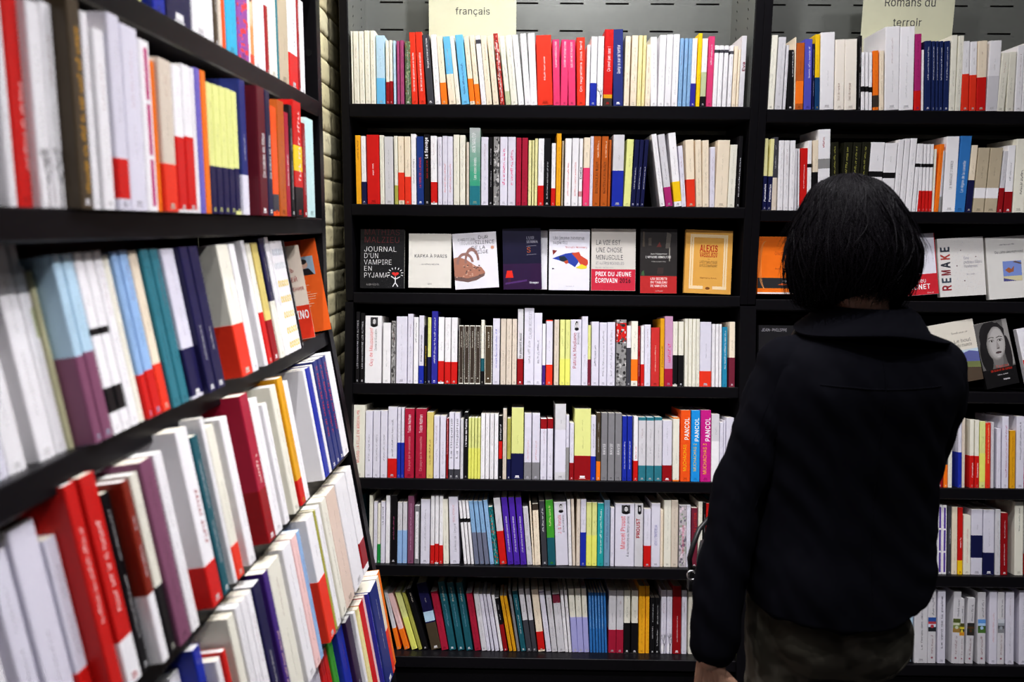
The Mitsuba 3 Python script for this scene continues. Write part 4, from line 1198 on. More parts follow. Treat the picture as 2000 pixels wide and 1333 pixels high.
face_book('B3', (1.128, .010), .147, .186, lin('dddbe4'), 'white book with a red lower panel beside the dark hair', rot=.09, zones=[(lin('c32530'), 0, .34)], art=lambda s, w, h: poly(s, w, h, [(.985, 0), (1, 0), (1, 1), (.985, 1)], 'b82a30'),
          texts=[('Mathieu', 'f2f0f0', .34, .2, .075, .42), ('SIMONET', 'f4f2f2', .24, .095, .08, .6, 1), ('Seuil', 'f2d8d8', .76, .02, .022, .14), ('~', '88868e', .6, .62, .02, .16)])
def confetti(s, w, h):
    r = random.Random(8)
    for k in range(420):
        x, y = r.uniform(.3, .98), r.uniform(.04, .97); v, f = ell(x * w, y * h, .006 * w, .004 * h, 4); flat(s, v, f, lin(('c2bdb4', 'b0b4c0', 'cbb9a8')[k % 3]), .0003)
    for x, y in ((.5, .78), (.82, .66), (.4, .52), (.55, .26)): v, f = ell(x * w, y * h, .014 * w, .01 * h, 7); flat(s, v, f, lin('55343a'), .0005)
k13 = face_book('B3', (1.279, .012), .139, .178, lin('d6d3ce'), 'white speckled book with tall letters running up its edge', rot=.07, art=confetti,
          texts=[('Des', '9a98a0', .55, .62, .05, .12), ('petites filles', '8a8890', .55, .55, .05, .4), ('modernes', '8a8890', .55, .48, .05, .3), ('~', 'a8a5aa', .6, .36, .03, .2)])
def vertical_word(frk, p, rot, w, h, txt, key, off=-.012):
    O, a, u, n = FR[frk]; ca, sa = math.cos(rot), math.sin(rot); a2, u2 = ca * a + sa * u, ca * u - sa * a
    m = frame_mat(O + p[0] * a + p[1] * u + off * n, a2, u2, n); s = Soup(); y = .1 * h
    for k, ch in enumerate(txt):
        v, f, L = text2d(ch, True); sp = .127 * h
        q = np.column_stack([.25 * w - v[:, 1] * .19 * w, y + v[:, 0] * sp * .82 / L]); c = np.array([lin(('8a2a30', '2c3038', '77808c', 'a8482e')[(k + j) % 4]) for j in range(len(q))]); 
        s.add(np.column_stack([q, np.full(len(q), .0006)]), f, lin(('8a2a30', '3a4450', '7a2e34', '2c3038', 'a04038', '333a44')[k])); y += sp * 1.04
    me, col = s.mesh(m); put(child(key, 'lettering'), me, 'print_gloss', False, color=col)
vertical_word('B3', (1.279, .012), .07, .139, .178, 'REMAKE', k13)
def skyart(s, w, h):
    poly(s, w, h, [(.34, .28), (.74, .28), (.74, .6), (.34, .6)], '7488c4'); poly(s, w, h, [(.34, .28), (.74, .28), (.74, .36), (.34, .36)], 'c9c09a', .0005); poly(s, w, h, [(.34, .28), (.62, .28), (.34, .33)], '4a4a80', .0006); poly(s, w, h, [(.38, .46), (.46, .5), (.52, .47), (.58, .52), (.56, .43), (.46, .41)], '96583c', .0006); poly(s, w, h, [(.56, .58), (.74, .54), (.74, .56), (.6, .6)], '5a4a4a', .0006)
face_book('B3', (1.427, .006), .14, .189, lin('d2d0ca'), 'pale grey book with a small blue sky picture in its middle', rot=.08, art=skyart, texts=[('~', '77757a', .3, .86, .025, .34), ('Du côté des hommes', '4a484c', .18, .73, .042, .62)])
face_book('B4', (.731, .006), .13, .19, lin('1c1b1d'), 'dark grey book beside the shoulder of the black jacket', texts=[('JEAN-PHILIPPE', '9a989c', .06, .9, .05, .6)])
def land(s, w, h):
    poly(s, w, h, [(0, .0), (1, 0), (1, .52), (0, .52)], 'b9cbd6'); poly(s, w, h, [(.0, .34), (.3, .4), (.6, .46), (.8, .5), (1, .46), (1, .3), (0, .3)], '5a5f96', .0005); poly(s, w, h, [(0, .34), (.4, .36), (1, .3), (1, .2), (0, .2)], '6d7448', .0006)
    poly(s, w, h, [(0, .26), (.5, .26), (1, .2), (1, 0), (0, 0)], '4d4034', .0007); poly(s, w, h, [(.1, .25), (.42, .24), (.6, .04), (.2, .04)], 'b58a72', .0008)
face_book('B4', (1.279, .014), .137, .187, lin('d9d3c4'), 'cream book with a mountain road picture, beside the jacket shoulder', rot=.19, art=land, texts=[('~', '9a958a', .48, .8, .03, .38), ('Le bout', '77736a', .5, .65, .055, .38), ('du monde', '77736a', .55, .575, .055, .34), ('~', 'f0ece6', .62, .06, .045, .2, 1)])
def portrait(s, w, h):
    def e(cx, cy, rx, ry, c, z, rot=0.0, n=26):
        v, f = ell(0, 0, rx * w, ry * h, n); c0, s0 = math.cos(rot), math.sin(rot)
        v = v @ np.array([[c0, s0], [-s0, c0]]) + [cx * w, cy * h]; v[:, 0] = np.clip(v[:, 0], .001, w - .001); v[:, 1] = np.clip(v[:, 1], .27 * h, h - .001); flat(s, v, f, lin(c), z)
    poly(s, w, h, [(0, .28), (1, .28), (1, 1), (0, 1)], '5b5957', .0003); poly(s, w, h, [(.78, .3), (1, .3), (1, 1), (.86, 1)], '8d8a87', .00035)
    e(.44, .74, .36, .27, '211f20', .0004); e(.2, .5, .18, .26, '1d1b1c', .0004); e(.86, .5, .1, .25, '242122', .0004)
    e(.52, .42, .16, .14, '6f6b6a', .00045)
    for k, (rx, ry, c) in enumerate(((.285, .262, '77736f'), (.268, .25, '8b8784'), (.245, .235, '9d9996'), (.21, .21, 'aba7a4'))): e(.545 + .012 * k, .655 + .004 * k, rx, ry, c, .0005 + k * 3e-5, -.12)
    poly(s, w, h, [(.2, .78), (.3, .93), (.55, .955), (.5, .9), (.36, .82), (.28, .7)], '1f1d1e', .00066); poly(s, w, h, [(.55, .955), (.74, .9), (.84, .72), (.86, .86), (.7, .97)], '242223', .00066)
    for x, y in ((.43, .705), (.68, .70)):
        e(x, y, .085, .02, '6d6866', .00068); e(x, y - .004, .06, .011, 'c4c0bd', .0007); e(x + .005, y - .004, .026, .012, '1e1b1b', .00072)
        poly(s, w, h, [(x - .1, y + .035), (x, y + .05), (x + .09, y + .036), (x + .09, y + .046), (x, y + .062), (x - .1, y + .045)], '3a3635', .0007)
    poly(s, w, h, [(.58, .7), (.64, .6), (.62, .575), (.54, .578)], '8d8885', .0007); e(.585, .578, .05, .008, '4f4a49', .00072)
    e(.575, .515, .088, .017, '3c2f30', .0007); e(.575, .509, .07, .006, '5d4e4e', .00072); e(.57, .455, .06, .012, 'b5b1ae', .0007)
face_book('B4', (1.425, .008), .10, .20, lin('141314'), 'dark book with a grey portrait of a woman and red letters', rot=.22, th=.02, art=portrait, texts=[("C'est toi", 'c8301f', .4, .285, .04, .38), ('de lune et de cendre', 'c8301f', .22, .235, .04, .66), ('~', 'b5b2b2', .4, .17, .026, .36), ('~', 'f0eeee', .55, .09, .034, .22, 1)])
face_book('B4', (1.551, .005), .12, .19, lin('e0dee2'), 'white book with red lower half, beyond the grey portrait book', rot=.21, zones=[(lin('c2201c'), 0, .5)])
# clear ledge clips holding the shown books are left to the shelf lips; books at the pillar end of the side shelf, turned to the aisle
def turned(p, w, h, label, col, **k): return face_book('S3', p, w, h, col, label, **k)
def man(s, w, h):
    poly(s, w, h, [(.54, .62), (.9, .62), (.9, .82), (.54, .82)], '8ea4b4'); v, f = ell(.72 * w, .735 * h, .075 * w, .045 * h); flat(s, v, f, lin('c9a08a'), .0006); v, f = ell(.71 * w, .765 * h, .075 * w, .028 * h); flat(s, v, f, lin('2a2524'), .0007); poly(s, w, h, [(.56, .62), (.88, .62), (.8, .69), (.64, .69)], '1c1a1e', .0005)
    r = random.Random(4)
    for k in range(12): rect(s, .58 * w, (.58 + r.uniform(.1, .3)) * w, h * (.56 - .025 * k), h * (.565 - .025 * k), lin('f2c8a8'), .0004)
turned((1.672, .004), .135, .218, 'orange book with a small photo of a man, at the pillar end of its shelf', lin('dd5a1e'), off=-.099, yaw=-1.08, th=.02, art=man)
turned((1.549, .004), .125, .205, 'cream book with a red foot panel, turned towards the aisle near the pillar', lin('ead9c6'), off=-.090, yaw=-1.08, th=.014, zones=[(lin('d8341e'), 0, .36)],
       texts=[('СЕМЬ', 'a83a34', .60, .72, .045, .24), ('ДНЕЙ', 'a83a34', .64, .62, .045, .24), ('ТВОРЕНИЯ', 'a83a34', .58, .52, .04, .38), ('TORINO', 'f8f4f0', .54, .22, .085, .43, 1)])

# ---------------------------------------------------------------- shelf signs
def sign(x0, x1, z0, z1, y, lines, label):
    key = numbered('shelf_sign'); tag(key, label, 'sign', 'cream card signs on the top shelves')
    put(key + '__card', bevel_box(x0, x1, y, y + .003, z0, z1, .0006), 'sign_card')
    for txt, xc, z, cap, c, L0 in lines:
        v, f, L = text2d(txt); sx = L0 / L
        put(child(key, 'lettering'), trimesh.Trimesh(np.column_stack([xc - L0 / 2 + v[:, 0] * sx, np.full(len(v), y - .0003), z + v[:, 1] * cap]), f, process=False), 'sign_ink')
scene['sign_card'] = prin((0.50, 0.50, 0.36), 0.7, 0.1)
scene['sign_ink'] = prin((0.05, 0.05, 0.046), 0.7, 0.1)
sign(-.287, -.019, 1.856, 2.30, 2.395, [('français', -.152, 2.140, .020, 0, .107)], 'cream card sign reading français above the top shelf')
sign(1.034, 1.311, 1.850, 2.30, 2.395, [('Romans du', 1.176, 2.172, .024, 0, .158), ('terroir', 1.172, 2.115, .022, 0, .088)], 'cream card sign reading Romans du terroir on the top shelf')

# ---------------------------------------------------------------- the person, seen from behind
def hull(joints, refine=0.012, it=12, lam=0.5):
    """joints: list of chains, each a list of (x, y, z, r); every bone the hull of the two spheres"""
    parts = []
    for ch in joints:
        for p, q in zip(ch[:-1], ch[1:]):
            a = m3.Manifold.sphere(p[3], 20).translate(p[:3]); b = m3.Manifold.sphere(q[3], 20).translate(q[:3])
            parts.append(m3.Manifold.batch_hull([a, b]))
    m = m3.Manifold.batch_boolean(parts, m3.OpType.Add).refine_to_length(refine)
    me = m.to_mesh(); t = trimesh.Trimesh(me.vert_properties[:, :3], me.tri_verts, process=True)
    trimesh.smoothing.filter_taubin(t, lamb=lam, nu=lam + .03, iterations=it); return t
def loft(secs, n=72, cap=True):
    """secs: (cx, cy, rx, ry, z, power)"""
    V = []; t = np.arange(n) * 2 * np.pi / n
    for cx, cy, rx, ry, z, p in secs:
        c, s = np.cos(t), np.sin(t)
        V.append(np.column_stack([cx + rx * np.sign(c) * np.abs(c) ** (2 / p), cy + ry * np.sign(s) * np.abs(s) ** (2 / p), np.full(n, z)]))
    k = len(V); F = []
    i = np.arange(n); j = (i + 1) % n
    for r in range(k - 1): F += [np.column_stack([r * n + i, r * n + j, (r + 1) * n + j]), np.column_stack([r * n + i, (r + 1) * n + j, (r + 1) * n + i])]
    V = np.vstack(V)
    if cap:
        V = np.vstack([V, V[:n].mean(0), V[-n:].mean(0)])
        F += [np.column_stack([j, i, np.full(n, k * n)]), np.column_stack([(k - 1) * n + i, (k - 1) * n + j, np.full(n, k * n + 1)])]
    return trimesh.Trimesh(V, np.vstack(F), process=False)
def interp(secs, m):
    s = np.array(secs, float); order = np.argsort(s[:, 4]); s = s[order]
    zz = np.linspace(s[0, 4], s[-1, 4], m)
    from scipy.interpolate import PchipInterpolator
    return [tuple(list(r[:4]) + [z] + [r[4]]) for r, z in zip(PchipInterpolator(s[:, 4], s[:, [0, 1, 2, 3, 5]])(zz), zz)]
PK = numbered('person')
tag(PK, 'person seen from behind with dark bobbed hair, black jacket and khaki trousers, facing the shelves', 'person')
CY = 1.46
def finger(base, d, lens, r, curl, up):
    """a finger as a chain of three bones curling from direction d towards -up"""
    ch = [(*base, r)]; p = np.array(base, float); dd = np.array(d, float); dd /= np.linalg.norm(dd); ax = np.cross(dd, up); ax /= np.linalg.norm(ax)
    for k, l in enumerate(lens):
        Rm = trimesh.transformations.rotation_matrix(-curl * (k + .6), ax)[:3, :3]; e = Rm @ dd; p = p + e * l; ch.append((*p, r * (.92 - .08 * k)))
    return ch
def hand(wrist, palm_dir, palm_n, side):
    """wrist point, direction of the palm, back-of-hand normal, direction towards the thumb"""
    W, dp, nn, sd = (np.array(v, float) for v in (wrist, palm_dir, palm_n, side))
    ch = []
    for k, (o, L, r) in enumerate(((.030, .084, .0125), (.010, .088, .013), (-.010, .084, .0125), (-.027, .076, .0115))):
        knuck = W + dp * L + sd * o
        ch.append([(*(W + sd * o * .5), .016), (*knuck, r)])
        ch.append(finger(knuck, dp + sd * o * 1.2, [(.040, .025, .019), (.045, .028, .021), (.041, .026, .020), (.032, .020, .017)][k], .0088 if k < 3 else .0078, .32, nn))
    th0 = W + dp * .022 + sd * .024 - nn * .006
    ch.append([(*(W + dp * .01), .016), (*th0, .014), (*(th0 + (dp * .75 + sd * .6 - nn * .25) * .042), .0105), (*(th0 + (dp * .95 + sd * .45 - nn * .4) * .072), .0088)])
    return ch
LW, RW = np.array([.398, 1.405, .632]), np.array([.745, 1.715, 1.035])
hx, hy = .668, 1.475
body = [[(hx, hy, 1.505, .078), (hx, hy + .025, 1.47, .070), (hx, hy + .055, 1.415, .045)], [(hx, hy - .01, 1.50, .078), (hx, hy + .02, 1.525, .070)],
        [(hx, hy - .02, 1.43, .052), (hx, hy - .022, 1.33, .050), (hx, CY, 1.26, .07)], [(hx - .12, CY, 1.225, .04), (hx + .12, CY, 1.225, .04)],
        [(hx, CY, 1.26, .085), (hx - .01, CY, 1.05, .11), (hx - .01, CY, .92, .10), (hx - .02, CY, .80, .09)],
        [(.54, CY, 1.222, .038), (.447, 1.455, .945, .036), (*LW, .024)], [(.81, CY, 1.222, .038), (.80, 1.475, .985, .036), (*RW, .024)],
        [(.588, CY, .76, .075), (.580, CY + .01, .42, .045), (.575, CY - .005, .10, .036), (.572, CY + .10, .03, .026)], [(.705, CY, .76, .072), (.713, CY + .01, .42, .045), (.735, CY - .005, .10, .036), (.745, CY + .10, .03, .026)],
        [(hx, hy + .108, 1.478, .010), (hx, hy + .095, 1.51, .008)], [(hx, hy + .075, 1.43, .022), (hx, hy + .085, 1.445, .016)], [(hx - .03, hy + .085, 1.505, .016), (hx + .03, hy + .085, 1.505, .016)],
        [(hx - .078, hy - .005, 1.50, .012), (hx - .082, hy - .012, 1.475, .009)], [(hx + .078, hy - .005, 1.50, .012), (hx + .082, hy - .012, 1.475, .009)]]
dn = np.array([.10, .14, -1.0]); dn /= np.linalg.norm(dn)
body += hand(LW + dn * .02, dn, np.array([-.55, -.83, -.18]), np.array([.83, -.55, .09]))
body += hand(RW + np.array([-.01, .02, .0]), np.array([-.25, .95, .1]), np.array([.85, .25, .1]), np.array([-.05, -.1, .95]))
bm = hull(body, .008, 8)
put(PK + '__body', bm, 'skin', smooth=True); 
for sx in (-1, 1):
    e = trimesh.creation.icosphere(2, .011); e.apply_translation((hx + sx * .031, hy + .098, 1.495)); put(child(PK + '__body', 'eye'), e, 'paint_white', smooth=True)
scene['paint_white'] = prin((.7, .68, .66), .3, .5)
mo = trimesh.creation.icosphere(2, 1.0); mo.apply_scale((.022, .006, .007)); mo.apply_translation((hx, hy + .098, 1.437)); put(child(PK + '__body', 'mouth'), mo, 'lip', smooth=True)
scene['lip'] = prin((.35, .1, .09), .4, .4)
ring = trimesh.creation.torus(.0098, .0014, 24, 8)

# trousers: one mesh
tr = hull([[(.588, CY - .005, .74, .105), (.585, CY, .60, .094), (.577, CY + .01, .42, .075), (.575, CY, .10, .062)], [(.708, CY - .005, .74, .102), (.695, CY, .60, .078), (.715, CY + .01, .42, .070), (.735, CY, .10, .060)],
           [(.61, CY + .005, .88, .095), (.72, CY + .005, .88, .095)], [(.61, CY + .005, .88, .095), (.588, CY - .005, .74, .105)], [(.72, CY + .005, .88, .095), (.708, CY - .005, .74, .102)], [(.60, CY - .05, .69, .088), (.708, CY - .05, .69, .092)]], .012, 10)
v = tr.vertices; tr.vertices = v + tr.vertex_normals * ((meshkit.fbm(v * np.array([26, 26, 14]), 3, 4) - .5) * .014)[:, None]
put(PK + '__trousers', tr, 'khaki_cloth', smooth=True)
# stitched pocket edge on the seat
def ribbon(pts, r, sides=6):
    p = np.array(pts, float); t = np.gradient(p, axis=0); t /= np.linalg.norm(t, axis=1, keepdims=True)
    a = np.cross(t, [0.3, -0.9, .2]); a /= np.linalg.norm(a, axis=1, keepdims=True); b = np.cross(t, a); ang = np.arange(sides) * 2 * np.pi / sides
    rr = np.broadcast_to(r, (len(p),))
    V = (p[:, None] + rr[:, None, None] * (np.cos(ang)[None, :, None] * a[:, None] + np.sin(ang)[None, :, None] * b[:, None])).reshape(-1, 3)
    i, j = np.meshgrid(np.arange(len(p) - 1), np.arange(sides), indexing='ij'); q = np.stack([i * sides + j, i * sides + (j + 1) % sides, (i + 1) * sides + (j + 1) % sides, (i + 1) * sides + j], -1).reshape(-1, 4)
    return V, np.vstack([q[:, [0, 1, 2]], q[:, [0, 2, 3]]])
loc = trimesh.proximity.ProximityQuery(tr)
seam = np.array([(.80 - .012 * k + .02 * math.sin(k * .7), 1.32, .715 - .016 * k) for k in range(9)])
cp, _, ti = loc.on_surface(seam); V, F = ribbon(cp + tr.face_normals[ti] * .0005, .0022)
put(child(PK + '__trousers', 'pocket_seam'), trimesh.Trimesh(V, F, process=False), 'khaki_cloth', smooth=True)
# jacket: torso and two sleeves as one mesh
secs = [(.658, CY - .015, .178, .142, .748, 2.3), (.660, CY - .01, .180, .135, .82, 2.3), (.665, CY, .180, .125, .90, 2.3), (.668, CY, .172, .118, 1.0, 2.3), (.672, CY, .178, .12, 1.1, 2.4), (.675, CY - .005, .186, .118, 1.19, 2.5), (.676, CY - .005, .172, .105, 1.245, 2.4), (.677, CY - .005, .125, .088, 1.292, 2.2), (.677, CY - .005, .075, .07, 1.322, 2.0)]
tm_ = loft(interp(secs, 60), 96)
tor = m3.Manifold(m3.Mesh(np.asarray(tm_.vertices, np.float32), np.asarray(tm_.faces, np.uint32)))
def bones(ch):
    return [m3.Manifold.batch_hull([m3.Manifold.sphere(p[3], 28).translate(p[:3]), m3.Manifold.sphere(q[3], 28).translate(q[:3])]) for p, q in zip(ch[:-1], ch[1:])]
sl = bones([(.585, CY, 1.245, .055), (.532, CY, 1.232, .058), (.482, 1.458, 1.08, .054), (.447, 1.455, .945, .052), (.420, 1.435, .78, .050), (.406, 1.42, .655, .047)])
sr = bones([(.765, CY, 1.243, .057), (.820, CY, 1.230, .062), (.826, 1.465, 1.16, .060), (.812, 1.475, 1.05, .054), (.80, 1.48, .985, .054), (.765, 1.64, 1.01, .046), (.748, 1.69, 1.03, .044)])
jm = m3.Manifold.batch_boolean([tor] + sl + sr, m3.OpType.Add).refine_to_length(.009)
me = jm.to_mesh(); jk = trimesh.Trimesh(me.vert_properties[:, :3], me.tri_verts, process=True)
trimesh.smoothing.filter_taubin(jk, lamb=.5, nu=.53, iterations=14)
v = jk.vertices; nrm = jk.vertex_normals
fold = (meshkit.fbm(np.column_stack([v[:, 0] * 22 + v[:, 2] * 6, v[:, 1] * 22, v[:, 2] * 5]), 3, 2) - .5) * .020 + (meshkit.noise(np.column_stack([v[:, 0] * 9, v[:, 1] * 9, v[:, 2] * 26 + v[:, 0] * 30]), 5) - .5) * .008
jk.vertices = v + nrm * (fold * np.clip((1.29 - v[:, 2]) / .06, .15, 1))[:, None]
v = jk.vertices.copy(); v[:, 2] += .085 * np.clip((v[:, 0] - .69) / .16, 0, 1) ** 1.4 * np.clip((.92 - v[:, 2]) / .15, 0, 1); jk.vertices = v
put(PK + '__jacket', jk, 'jacket_cloth', smooth=True)
# collar: folded band standing round the neck
n = 80; th = np.arange(n) * 2 * np.pi / n
prof = [(.066, .060, 1.312), (.070, .064, 1.350), (.076, .070, 1.354), (.094, .084, 1.342), (.118, .100, 1.333), (.136, .112, 1.320), (.134, .109, 1.316), (.114, .096, 1.324), (.088, .078, 1.325)]
V = []
for rx, ry, z in prof:
    wob = 1 + .16 * np.clip(np.cos(th + .25), 0, 1) ** 8 * (rx > .12)
    V.append(np.column_stack([.681 + rx * wob * np.cos(th), CY - .008 + ry * np.sin(th) * 1.0, z + .010 * np.sin(th) * (rx > .09) - .030 * (rx > .1) * np.clip(np.cos(th + .1), 0, 1) ** 2 - .018 * (rx > .1) * np.clip(-np.cos(th), 0, 1) ** 2]))
V = np.vstack(V); i = np.arange(n); j = (i + 1) % n; F = []
for r in range(len(prof)):
    r2 = (r + 1) % len(prof); F += [np.column_stack([r * n + i, r * n + j, r2 * n + j]), np.column_stack([r * n + i, r2 * n + j, r2 * n + i])]
co = trimesh.Trimesh(V, np.vstack(F), process=False); co.fix_normals()
put(child(PK + '__jacket', 'collar'), co, 'jacket_cloth', smooth=True)
# back vent and pocket flap of the jacket
for pts in ([(.672, 1.1, z) for z in np.linspace(1.285, .765, 60)], [(.560 + .0078 * k, 1.1, 1.215 - .004 * math.sin(k * .105)) for k in range(30)]):
    cp, ir, _ = jk.ray.intersects_location(np.array(pts), np.tile([0, 1.0, 0], (len(pts), 1)), multiple_hits=False); V, F = ribbon(cp[np.argsort(ir)] + [0, -.0004, 0], .0013); put(child(PK + '__jacket', 'seam'), trimesh.Trimesh(V, F, process=False), 'jacket_cloth', smooth=True)
# hair
HP = np.array([(335, 1660, 1692), (340, 1632, 1704), (346, 1618, 1722), (356, 1600, 1740), (372, 1587, 1755), (390, 1578, 1767), (423, 1564, 1784), (459, 1553, 1796), (483, 1548, 1803), (505, 1547, 1800), (536, 1551, 1789), (567, 1560, 1772), (590, 1572, 1752), (602, 1600, 1740)], float)
hz = 1.610 - (HP[:, 0] - 335) * .000985; xl = .6535 + (HP[:, 1] - 1676) * .00098 + (HP[:, 0] - 335) * 7.2e-5; xr = .6345 + (HP[:, 2] - 1676) * .00098 + (HP[:, 0] - 335) * 7.2e-5
from scipy.interpolate import PchipInterpolator
fz = lambda arr: PchipInterpolator(hz[::-1], arr[::-1])
fxl, fxr = fz(xl), fz(xr)
def hair_point(ang, z, lift=0.0):
    """ang: 0 = +x, -90 degrees = towards the camera"""
    z = np.clip(z, hz[-1], hz[0]); a, b = fxl(z), fxr(z); z0 = z
    z = z + .030 * np.clip(-np.sin(ang) - .45, 0, 1) ** .8 * np.clip((1.44 - z) / .08, 0, 1); cx, rx = (a + b) / 2, (b - a) / 2
    ry = rx * .97; cy = hy + .004
    front = np.clip((np.sin(ang) - .35) / .3, 0, 1) * np.clip((1.535 - z) / .03, 0, 1)     # opens for the face
    k = 1 - .42 * front
    return np.stack([cx + (rx * k + lift) * np.cos(ang), cy + (ry * k + lift) * np.sin(ang), z], -1)
na, nz = 160, 70
zz_ = hz[0] - (hz[0] - hz[-1]) * (np.linspace(0, 1, nz) ** 1.5)
A, Zg = np.meshgrid(np.arange(na) * 2 * np.pi / na, zz_, indexing='xy')
gro = (meshkit.fbm(np.stack([np.cos(A) * 9, np.sin(A) * 9, Zg * 7 + 3], -1), 3, 8) - .5) * .016 - .006
Pv = hair_point(A, Zg, gro).reshape(-1, 3)
i = np.arange(na); j = (i + 1) % na; F = []
for r in range(nz - 1): F += [np.column_stack([r * na + i, (r + 1) * na + j, r * na + j]), np.column_stack([r * na + i, (r + 1) * na + i, (r + 1) * na + j])]
Pv = np.vstack([Pv, Pv[:na].mean(0) + [0, 0, .001], Pv[-na:].mean(0) + [0, 0, .02]]); F += [np.column_stack([i, j, np.full(na, na * nz)]), np.column_stack([(nz - 1) * na + j, (nz - 1) * na + i, np.full(na, na * nz + 1)])]
hm = trimesh.Trimesh(Pv, np.vstack(F), process=False); hm.fix_normals()
put(PK + '__hair', hm, 'hair_dark', smooth=True)
SV, SF, at = [], [], 0
for k in range(3800):
    ang = nrg.uniform(0, 2 * np.pi)
    z0 = hz[0] - .002 - abs(nrg.normal(0, .05)) if nrg.random() < .6 else nrg.uniform(1.42, 1.58)
    z1 = max(z0 - nrg.uniform(.08, .24), 1.352 + (.02 * nrg.random()) - (.012 if abs(math.cos(ang)) > .6 else 0))
    if z0 - z1 < .02: continue
    m = 11; t = np.linspace(0, 1, m); z = z0 + (z1 - z0) * t
    sway = nrg.normal(0, .22) * t + nrg.uniform(.02, .11) * np.sin(t * nrg.uniform(3, 7) + nrg.uniform(0, 6))
    end = z1 < 1.40
    flick = (nrg.normal(.005, .012) if end else nrg.normal(.001, .005)) * t ** 2
    if nrg.random() < .07: flick = nrg.uniform(.010, .028) * t ** 2
    p = hair_point(ang + sway, z, .001 + flick + .004 * np.sin(t * 3.1) * nrg.random())
    if end: p[:, 2] -= .016 * nrg.random() * t ** 4
    r = (nrg.uniform(.0004, .0010) if nrg.random() < .75 else nrg.uniform(.0010, .0018)) * np.sin(np.clip(t * 1.02 + .03, 0, 1) * np.pi * .97 + .06) ** .5
    V, F = ribbon(p, np.maximum(r, .00015), 4); SV.append(V); SF.append(F + at); at += len(V)
k = child(PK + '__hair', 'strands'); put(k, trimesh.Trimesh(np.vstack(SV), np.vstack(SF), process=False), 'hair_dark', smooth=True); labels[k] = {'kind': 'stuff'}
# shoes
for sx, x in ((0, .575), (1, .738)):
    sm = hull([[(x, CY - .03, .045, .036), (x, CY + .10, .03, .034), (x, CY + .155, .026, .026)], [(x, CY - .01, .09, .040), (x, CY + .02, .05, .04)]], .01, 6)
    v = sm.vertices.copy(); v[:, 2] = np.maximum(v[:, 2], 0.0); sm.vertices = v
    put(child(PK, 'shoe'), sm, 'black_leather', smooth=True)
# finger ring
ring.apply_transform(trimesh.transformations.rotation_matrix(.25, (1, 0, 0)))
ring.apply_translation(LW + dn * .126 + np.array([.83, -.55, .09]) * -.012); put(child(PK, 'ring'), ring, 'chrome', smooth=True)

# shoulder bag hanging at the hip on the far side of the arm
BK = numbered('shoulder_bag'); tag(BK, 'small black shoulder bag hanging beside the sleeve of the black jacket', 'bag')
bx = trimesh.creation.box((.075, .14, .12)); bx = bx.subdivide().subdivide().subdivide(); v = bx.vertices
v = v * (1 - .12 * (np.abs(v) / [.0375, .07, .06]).prod(1))[:, None]; v = v + np.array([.465, 1.60, .72]); bx.vertices = v
put(BK + '__body', bx, 'black_leather', smooth=35)
V, F = ribbon([(.400, 1.53, .765), (.372, 1.50, .782), (.368, 1.495, .805), (.376, 1.50, .835), (.392, 1.52, .86), (.425, 1.55, .88), (.475, 1.57, 1.0), (.53, 1.57, 1.15), (.56, 1.55, 1.25), (.575, 1.52, 1.30)], .0055, 8)
put(BK + '__strap', trimesh.Trimesh(V, F, process=False), 'black_leather', smooth=True)
rg = trimesh.creation.torus(.009, .002, 28, 10); rg.apply_transform(trimesh.transformations.rotation_matrix(1.2, (1, 0, 0))); rg.apply_translation((.372, 1.485, .772)); put(BK + '__ring', rg, 'chrome', smooth=True)
fl = trimesh.creation.box((.03, .02, .05)); fl = fl.subdivide().subdivide(); fl.apply_translation((.386, 1.51, .752)); put(BK + '__tab', fl, 'black_leather', smooth=35)

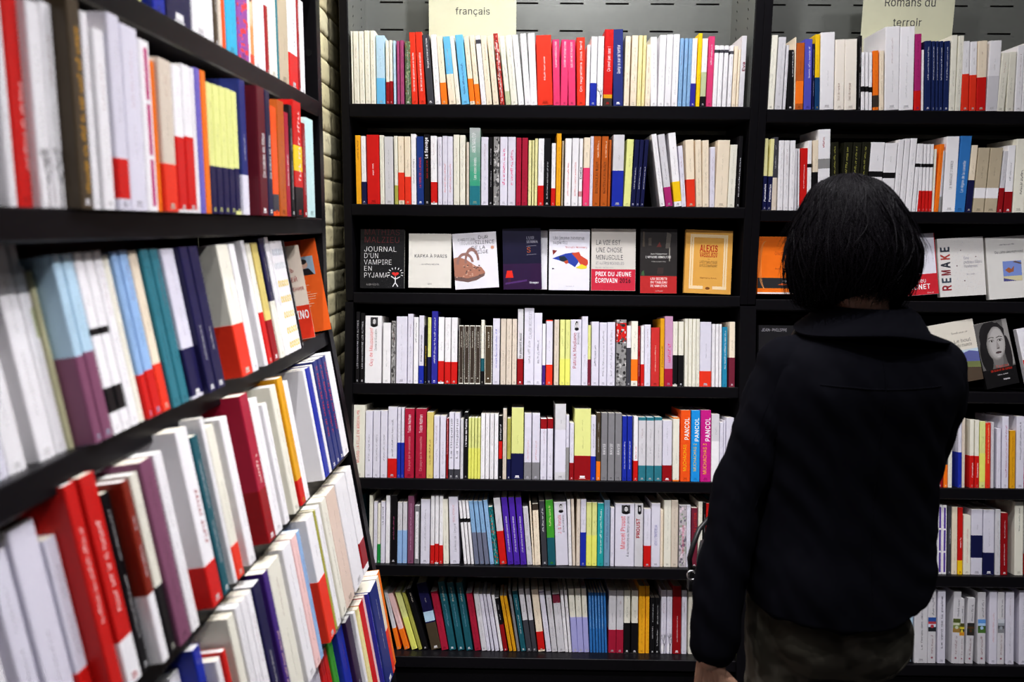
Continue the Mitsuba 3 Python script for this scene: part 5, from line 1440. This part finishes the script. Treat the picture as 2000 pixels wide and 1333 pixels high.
# ---------------------------------------------------------------- lamps
def lamp(i, pos, aim, power, narrow=False):
    key = numbered('unseen_track_spotlight'); tag(key, nth(i + 1) + ' small black unseen track spotlight hanging from the ceiling above the shelves', 'spotlight', 'ceiling track spotlights')  # the pier lamp and the narrow beams are added fill lamps
    p, q = np.array(pos), np.array(aim); d = (q - p) / np.linalg.norm(q - p)
    R = trimesh.geometry.align_vectors([0, 0, -1], d)
    prof = np.array([(0, .0), (.0, .11), (.03, .11), (.047, .06), (.05, -.02), (.047, -.02), (.044, .02), (.0, .025)])
    h = trimesh.creation.revolve(prof, sections=32); h.apply_transform(R); h.apply_translation(p); put(key + '__housing', h, 'lamp_body', smooth=30)
    s = trimesh.creation.cylinder(.008, 3.3 - p[2] - .05, sections=12); s.apply_translation((p[0], p[1], (3.3 + p[2] + .05) / 2)); put(key + '__stem', s, 'lamp_body')
    ds = trimesh.creation.cylinder(.042, .004, sections=32); f = ds.face_normals[:, 2] < -.5
    dd = trimesh.Trimesh(ds.vertices, ds.faces[f], process=True); dd.apply_transform(R); dd.apply_translation(p - d * 0.002 + d * .012)
    if narrow:
        put(key + '__lens', dd, 'paint_white')
        o = p + d * .125
        scene['beam_%d' % i] = {'type': 'spot', 'to_world': T().look_at(origin=o.tolist(), target=q.tolist(), up=[0, 1, 0]), 'intensity': rgb(*(power * c for c in LAMP_TINT)), 'cutoff_angle': 27.0, 'beam_width': 12.0}
        return
    e = power * LAMP_POWER
    scene[key + '__lens'] = mikit.ply(dd, 'lamp_body', False, emitter={'type': 'area', 'radiance': rgb(*(e * c for c in LAMP_TINT))})
for i, (p, q, w) in enumerate(LAMPS): lamp(i, p, q, w)
for i, (p, q, w) in enumerate(ADDED_SPOTS):  # added lamps that lift the lower shelves
    lamp(len(LAMPS) + i, p, q, w, True)
for i, (c, sx, sy) in enumerate(ADDED_PANELS):
    key = numbered('added_ceiling_light'); tag(key, 'added flat ceiling light panel ' + ('behind the camera' if i == 0 else 'over the aisle'), 'ceiling light')
    put(key + '__frame', box(c[0] - sx / 2 - .02, c[0] + sx / 2 + .02, c[1] - sy / 2 - .02, c[1] + sy / 2 + .02, c[2] + .002, 3.3), 'lamp_body')
    pm = trimesh.Trimesh([(c[0] - sx / 2, c[1] - sy / 2, c[2]), (c[0] + sx / 2, c[1] - sy / 2, c[2]), (c[0] + sx / 2, c[1] + sy / 2, c[2]), (c[0] - sx / 2, c[1] + sy / 2, c[2])], [(0, 2, 1), (0, 3, 2)], process=False)
    scene[key + '__diffuser'] = mikit.ply(pm, 'lamp_body', False, emitter={'type': 'area', 'radiance': rgb(*PANEL_POWER)})
